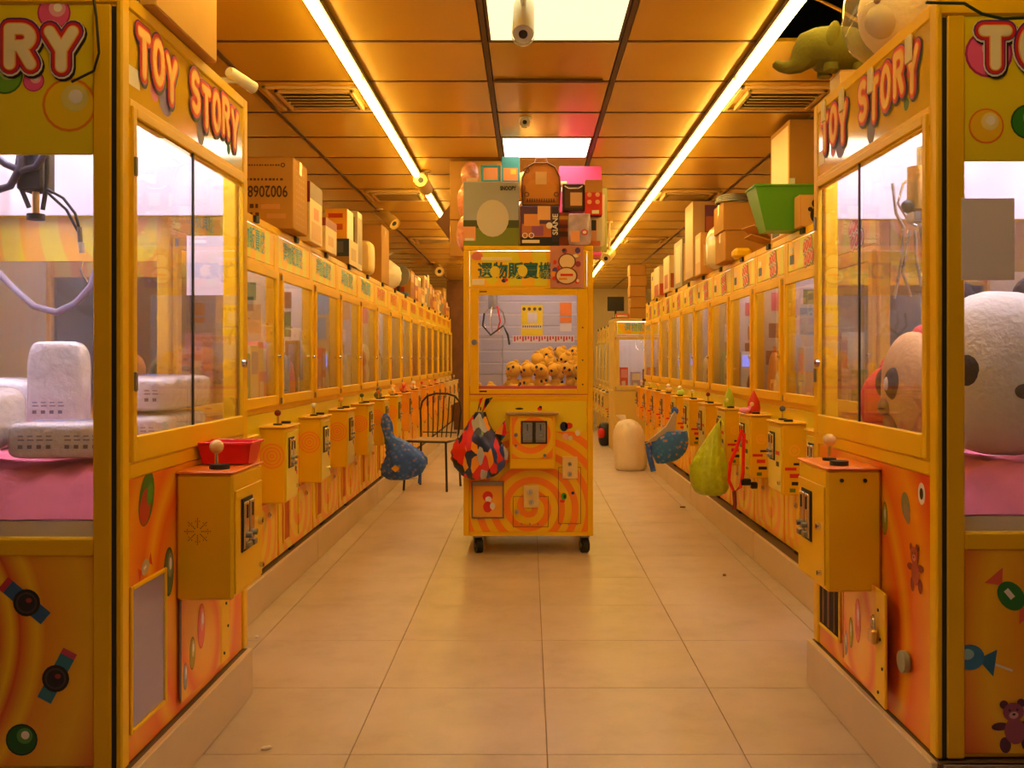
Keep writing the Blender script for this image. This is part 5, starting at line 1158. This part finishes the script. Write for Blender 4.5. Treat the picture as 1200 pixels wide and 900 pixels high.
MB().tube([(-.17, -.02, .18), (-.15, -.02, .05), (-.12, -.02, -.06)], .022, BLF, 8).build('strap', r)
dG = 6.35
r = tag(empty('green_bag', (on(831, dG), dG, at(0, 580, dG).z)), 'lime green plastic bag hanging from the right row', 'bag')
MB().rings([(.02, 0, 0, .06, .05), (.01, 0, .03, .105, .085), (.0, 0, .10, .125, .10), (0, 0, .19, .118, .095), (.01, 0, .28, .085, .07), (.025, 0, .35, .055, .045), (.045, 0, .42, .03, .025), (.06, 0, .47, .012, .010)], mat('lime_film', (.50, .60, .015), .3, bump=.8, vscale=22, var=.15), 40, .075, 11, 4).build('sack', r)
MB().tube([(.06, 0, .465), (.075, .0, .50), (.09, .0, .46)], .008, MC['lime_film'], 6).build('handle', r)
dR = 6.0
r = tag(empty('red_lanyard', (on(860, dR)-.06, dR-.28, at(0, 560, dR).z)), 'red strap with black clips hanging beside the lime bag', 'strap')
MB().tube([(.05, 0, .32), (.02, 0, .22), (-.02, 0, .12), (-.03, 0, .02), (.0, -.01, -.05), (.04, 0, -.02), (.055, 0, .06), (.06, 0, .30)], .011, REDP, 8).build('strap', r)
MB().tube([(.0, -.01, -.04), (.005, -.01, -.12), (.0, -.01, -.15)], .012, mat('dark_red_cord', (.20, .02, .02), .6), 8).build('tassel', r)
MB().box(.04, .10, -.015, .015, -.01, .03, INK, .006).box(.10, .14, -.012, .012, -.03, .01, INK, .006).build('clip', r)
dW = 10.6
r = tag(empty('white_sack', (on(743, dW)-.04, dW, .0)), 'large white plastic sack standing on the floor at the end of the right row', 'bag')
MB().rings([(0, 0, 0, .13, .13), (0, 0, .03, .165, .16), (0, 0, .2, .175, .17), (-.01, 0, .36, .17, .165), (-.02, 0, .46, .14, .14), (-.03, 0, .52, .10, .11), (-.03, 0, .55, .05, .07)], mat('sack_film', (.82, .70, .52), .4, bump=.8, vscale=14), 40, .06, 10, 6).build('sack', r)
MB().rings([(-.06, 0, .52, .03, .03), (-.09, 0, .56, .04, .03), (-.11, 0, .6, .05, .03)], MC['sack_film'], 16, .1).build('ear', r)
r = tag(empty('dark_backpack', (1.06, 13.62, .0)), 'small dark red and blue backpack beyond the passage right of the middle machine', 'bag')
MB().ell((0, 0, .16), (.09, .11, .17), flat(40, 40, 55), 18, 12, .7).build('shell', r); MB().ell((-.05, -.08, .18), (.05, .05, .07), RED, 12, 8, .7).build('pocket', r)
# small figures on the right control boxes
def box_spot(k, f=.5):          # world point on the lid of the k-th machine of the right row
    return Vector((1.345, 4.68+WR*(k+1)-.13-.29*f, .881))
p = box_spot(1, .5)
r = tag(empty('red_hood_figure', (p.x+.01, p.y, p.z)), 'small figure with a red pointed hood on a right control box', 'figure')
MB().tube([(0, 0, 0), (0, 0, .03), (0, 0, .07), (0, 0, .11), (0, 0, .135)], [.035, .04, .034, .016, .003], flat(215, 50, 30), 14).build('hood', r); MB().ell((-.012, -.022, .05), (.018, .014, .022), flat(245, 200, 160), 12, 8).build('face', r)
r = tag(empty('pink_toy', (p.x-.05, p.y-.02, p.z)), 'tiny pink plush lying before the red hooded figure', 'plush toy'); MB().ell((0, 0, .018), (.035, .028, .018), flat(240, 150, 210), 14, 8).build('body', r); MB().ell((.03, 0, .03), (.014, .014, .014), flat(240, 150, 210), 10, 6).build('head', r)
p = box_spot(2, .5)
r = tag(empty('green_hood_figure', (p.x+.01, p.y, p.z)), 'small figure with a lime pointed hood on a right control box', 'figure')
MB().tube([(0, 0, 0), (0, 0, .03), (0, 0, .07), (0, 0, .11), (0, 0, .14)], [.03, .036, .03, .016, .003], flat(170, 190, 40), 14).build('hood', r); MB().ell((-.014, -.02, .045), (.016, .012, .02), flat(220, 220, 130), 12, 8).build('face', r)
for k, c_, nm in ((5, (190, 230, 120), 'pale green'), (6, (230, 190, 120), 'cream')):
    p = box_spot(k, .5); r = tag(empty('plush_ball', (p.x+.02, p.y, p.z)), 'tiny %s plush on a far right control box' % nm, 'plush toy'); MB().ell((0, 0, .03), (.035, .035, .03), flat(*c_), 14, 8).build('body', r); MB().ell((-.01, -.01, .07), (.02, .02, .02), OFFW, 10, 8).build('head', r)
# small figures on the left control boxes
def lbox_spot(k, f=.5): return Vector((-1.245, 4.23+WL*k+.46+.26*f, .881))
for k, c_, nm in ((4, (120, 120, 80), 'grey-green'), (5, (240, 190, 90), 'yellow'), (6, (235, 120, 60), 'orange'), (7, (240, 230, 215), 'white')):
    p = lbox_spot(k, .5); r = tag(empty('plush_ball', (p.x-.005, p.y, p.z)), 'tiny %s plush on a control box of the left row' % nm, 'plush toy'); MB().ell((0, 0, .03), (.035, .035, .03), flat(*c_), 14, 8).build('body', r); MB().ell((.01, -.01, .075), (.024, .024, .024), flat(*c_), 10, 8).build('head', r)
# litter on the floor
for (x, y, w_, h_, rz, lab, m) in ((485, 561, .10, .07, .4, 'crumpled white paper on the floor under the chair', OFFW), (312, 879, .035, .012, .5, 'white cigarette end on the floor near the big left machine', OFFW), (301, 748, .015, .01, .2, 'white crumb on the floor beside the left plinth', OFFW), (800, 595, .05, .02, .1, 'dark scrap on the floor by the right plinth', BROWN), (849, 675, .02, .015, .3, 'grey crumb on the floor before the right row', flat(120, 90, 70))):
    d = F*EYE/(y-VY); o = MB().ell((0, 0, .006 if w_ < .09 else .02), (w_/2, h_/2, .006 if w_ < .09 else .02), m, 10, 6, .7, .12).build('paper_scrap', None, (on(x, d), d, .0005), (0, 0, rz)); tag(o, lab, 'litter')
# ---- prizes inside the small machines
pal = [('white', (240, 232, 235)), ('red', (215, 60, 50)), ('blue', (90, 130, 220)), ('pink', (240, 150, 175)), ('brown', (130, 80, 50)), ('pale green', (150, 190, 120)), ('lilac', (190, 170, 220)), ('orange', (240, 160, 60)), ('light grey', (200, 198, 210)), ('cream', (240, 220, 180))]
rz_ = random.Random(21)
def stock(root, W, where, grp, seed, n=8, skip=()):
    rz_ = random.Random(seed); bpy.context.view_layer.update(); cs = pal[:]; rz_.shuffle(cs)
    slots = [(.14, .085), (.29, .085), (.44, .085), (.57, .085), (W-.105 if W > .75 else .2, .085 if W > .75 else .22), (.38, .24), (.58, .24), (.22, .40)]; far = W if root.rotation_euler.z > 0 else 0
    for k in range(n):
        if k in skip: continue
        x, y = slots[k]; nm, c_ = cs[k]; kind = rz_.choice(['box', 'box', 'plush', 'bag'])
        s = rz_.uniform(.050, .062); h = rz_.uniform(.12, .24)+(.14 if abs(x-far) < .25 else .05)+(.08 if y > .2 else 0)
        e = empty('prize_'+kind); e.matrix_world = root.matrix_world @ Matrix.Translation((x, y, .787)) @ Matrix.Rotation(rz_.uniform(-.15, .15), 4, 'Z')
        m = flat(*c_)
        if kind == 'box':
            MB().box(-s, s, -s*.7, s*.7, 0, h, m, .003).build('body', e); P = Print((0, -s*.7, 0), (1, 0, 0), (0, 0, 1)); P.rect(-s*.8, s*.8, h*.55, h*.9, flat(*rz_.choice(pal)[1])); P.k = 0; P.rect(-s*.6, s*.3, h*.15, h*.4, OFFW); P.build('print', e)
            tag(e, '%s boxed prize inside the %s' % (nm, where), 'box', grp)
        elif kind == 'plush':
            MB().ell((0, 0, h*.36), (s, s*.9, h*.36), m, 14, 10).build('body', e); MB().ell((0, -.01, h*.78), (s*.8, s*.75, h*.26), m, 14, 10).build('head', e)
            for sx in (-1, 1): MB().ell((sx*s*.5, 0, h*.98), (s*.25, s*.15, s*.3), m, 8, 6).build('ear', e); MB().ell((sx*s*.3, -s*.72, h*.82), s*.1, INK, 6, 5).build('eye', e)
            tag(e, '%s plush prize inside the %s' % (nm, where), 'plush toy', grp)
        else:
            MB().rings([(0, 0, 0, s*.7, s*.5), (0, 0, .02, s, s*.7), (0, 0, h*.5, s*1.0, s*.72), (0, 0, h*.8, s*.8, s*.5), (0, 0, h*.9, s*.3, s*.2), (0, 0, h, s*.5, s*.2)], m, 18, .05, 6, seed).build('sack', e); MB().rings([(0, 0, h*.88, s*.33, s*.23), (0, 0, h*.92, s*.33, s*.23)], RED, 12, .02).build('tie', e)
            tag(e, '%s bagged prize inside the %s' % (nm, where), 'bag', grp)
for k in range(9): stock(rowL[k], WL, '%s visible machine of the left row' % ORD[k], 'prizes in the left row', 100+k, 8 if k < 5 else 5, (4,) if k == 2 else ())
for k in range(8): stock(rowR[k], WR, '%s visible machine of the right row' % ORD[k], 'prizes in the right row', 200+k, 8 if k < 5 else 5, (0,) if k in (2, 5, 6) else ())
stock(endm, WL, 'cream machine at the far end', 'prizes in the end machine', 300, 5)
stock(gl, .70, 'half hidden machine behind the big left one', 'prizes in the left row', 400, 5)
stock(gr, WR, 'half hidden machine behind the big right one', 'prizes in the right row', 401, 5)
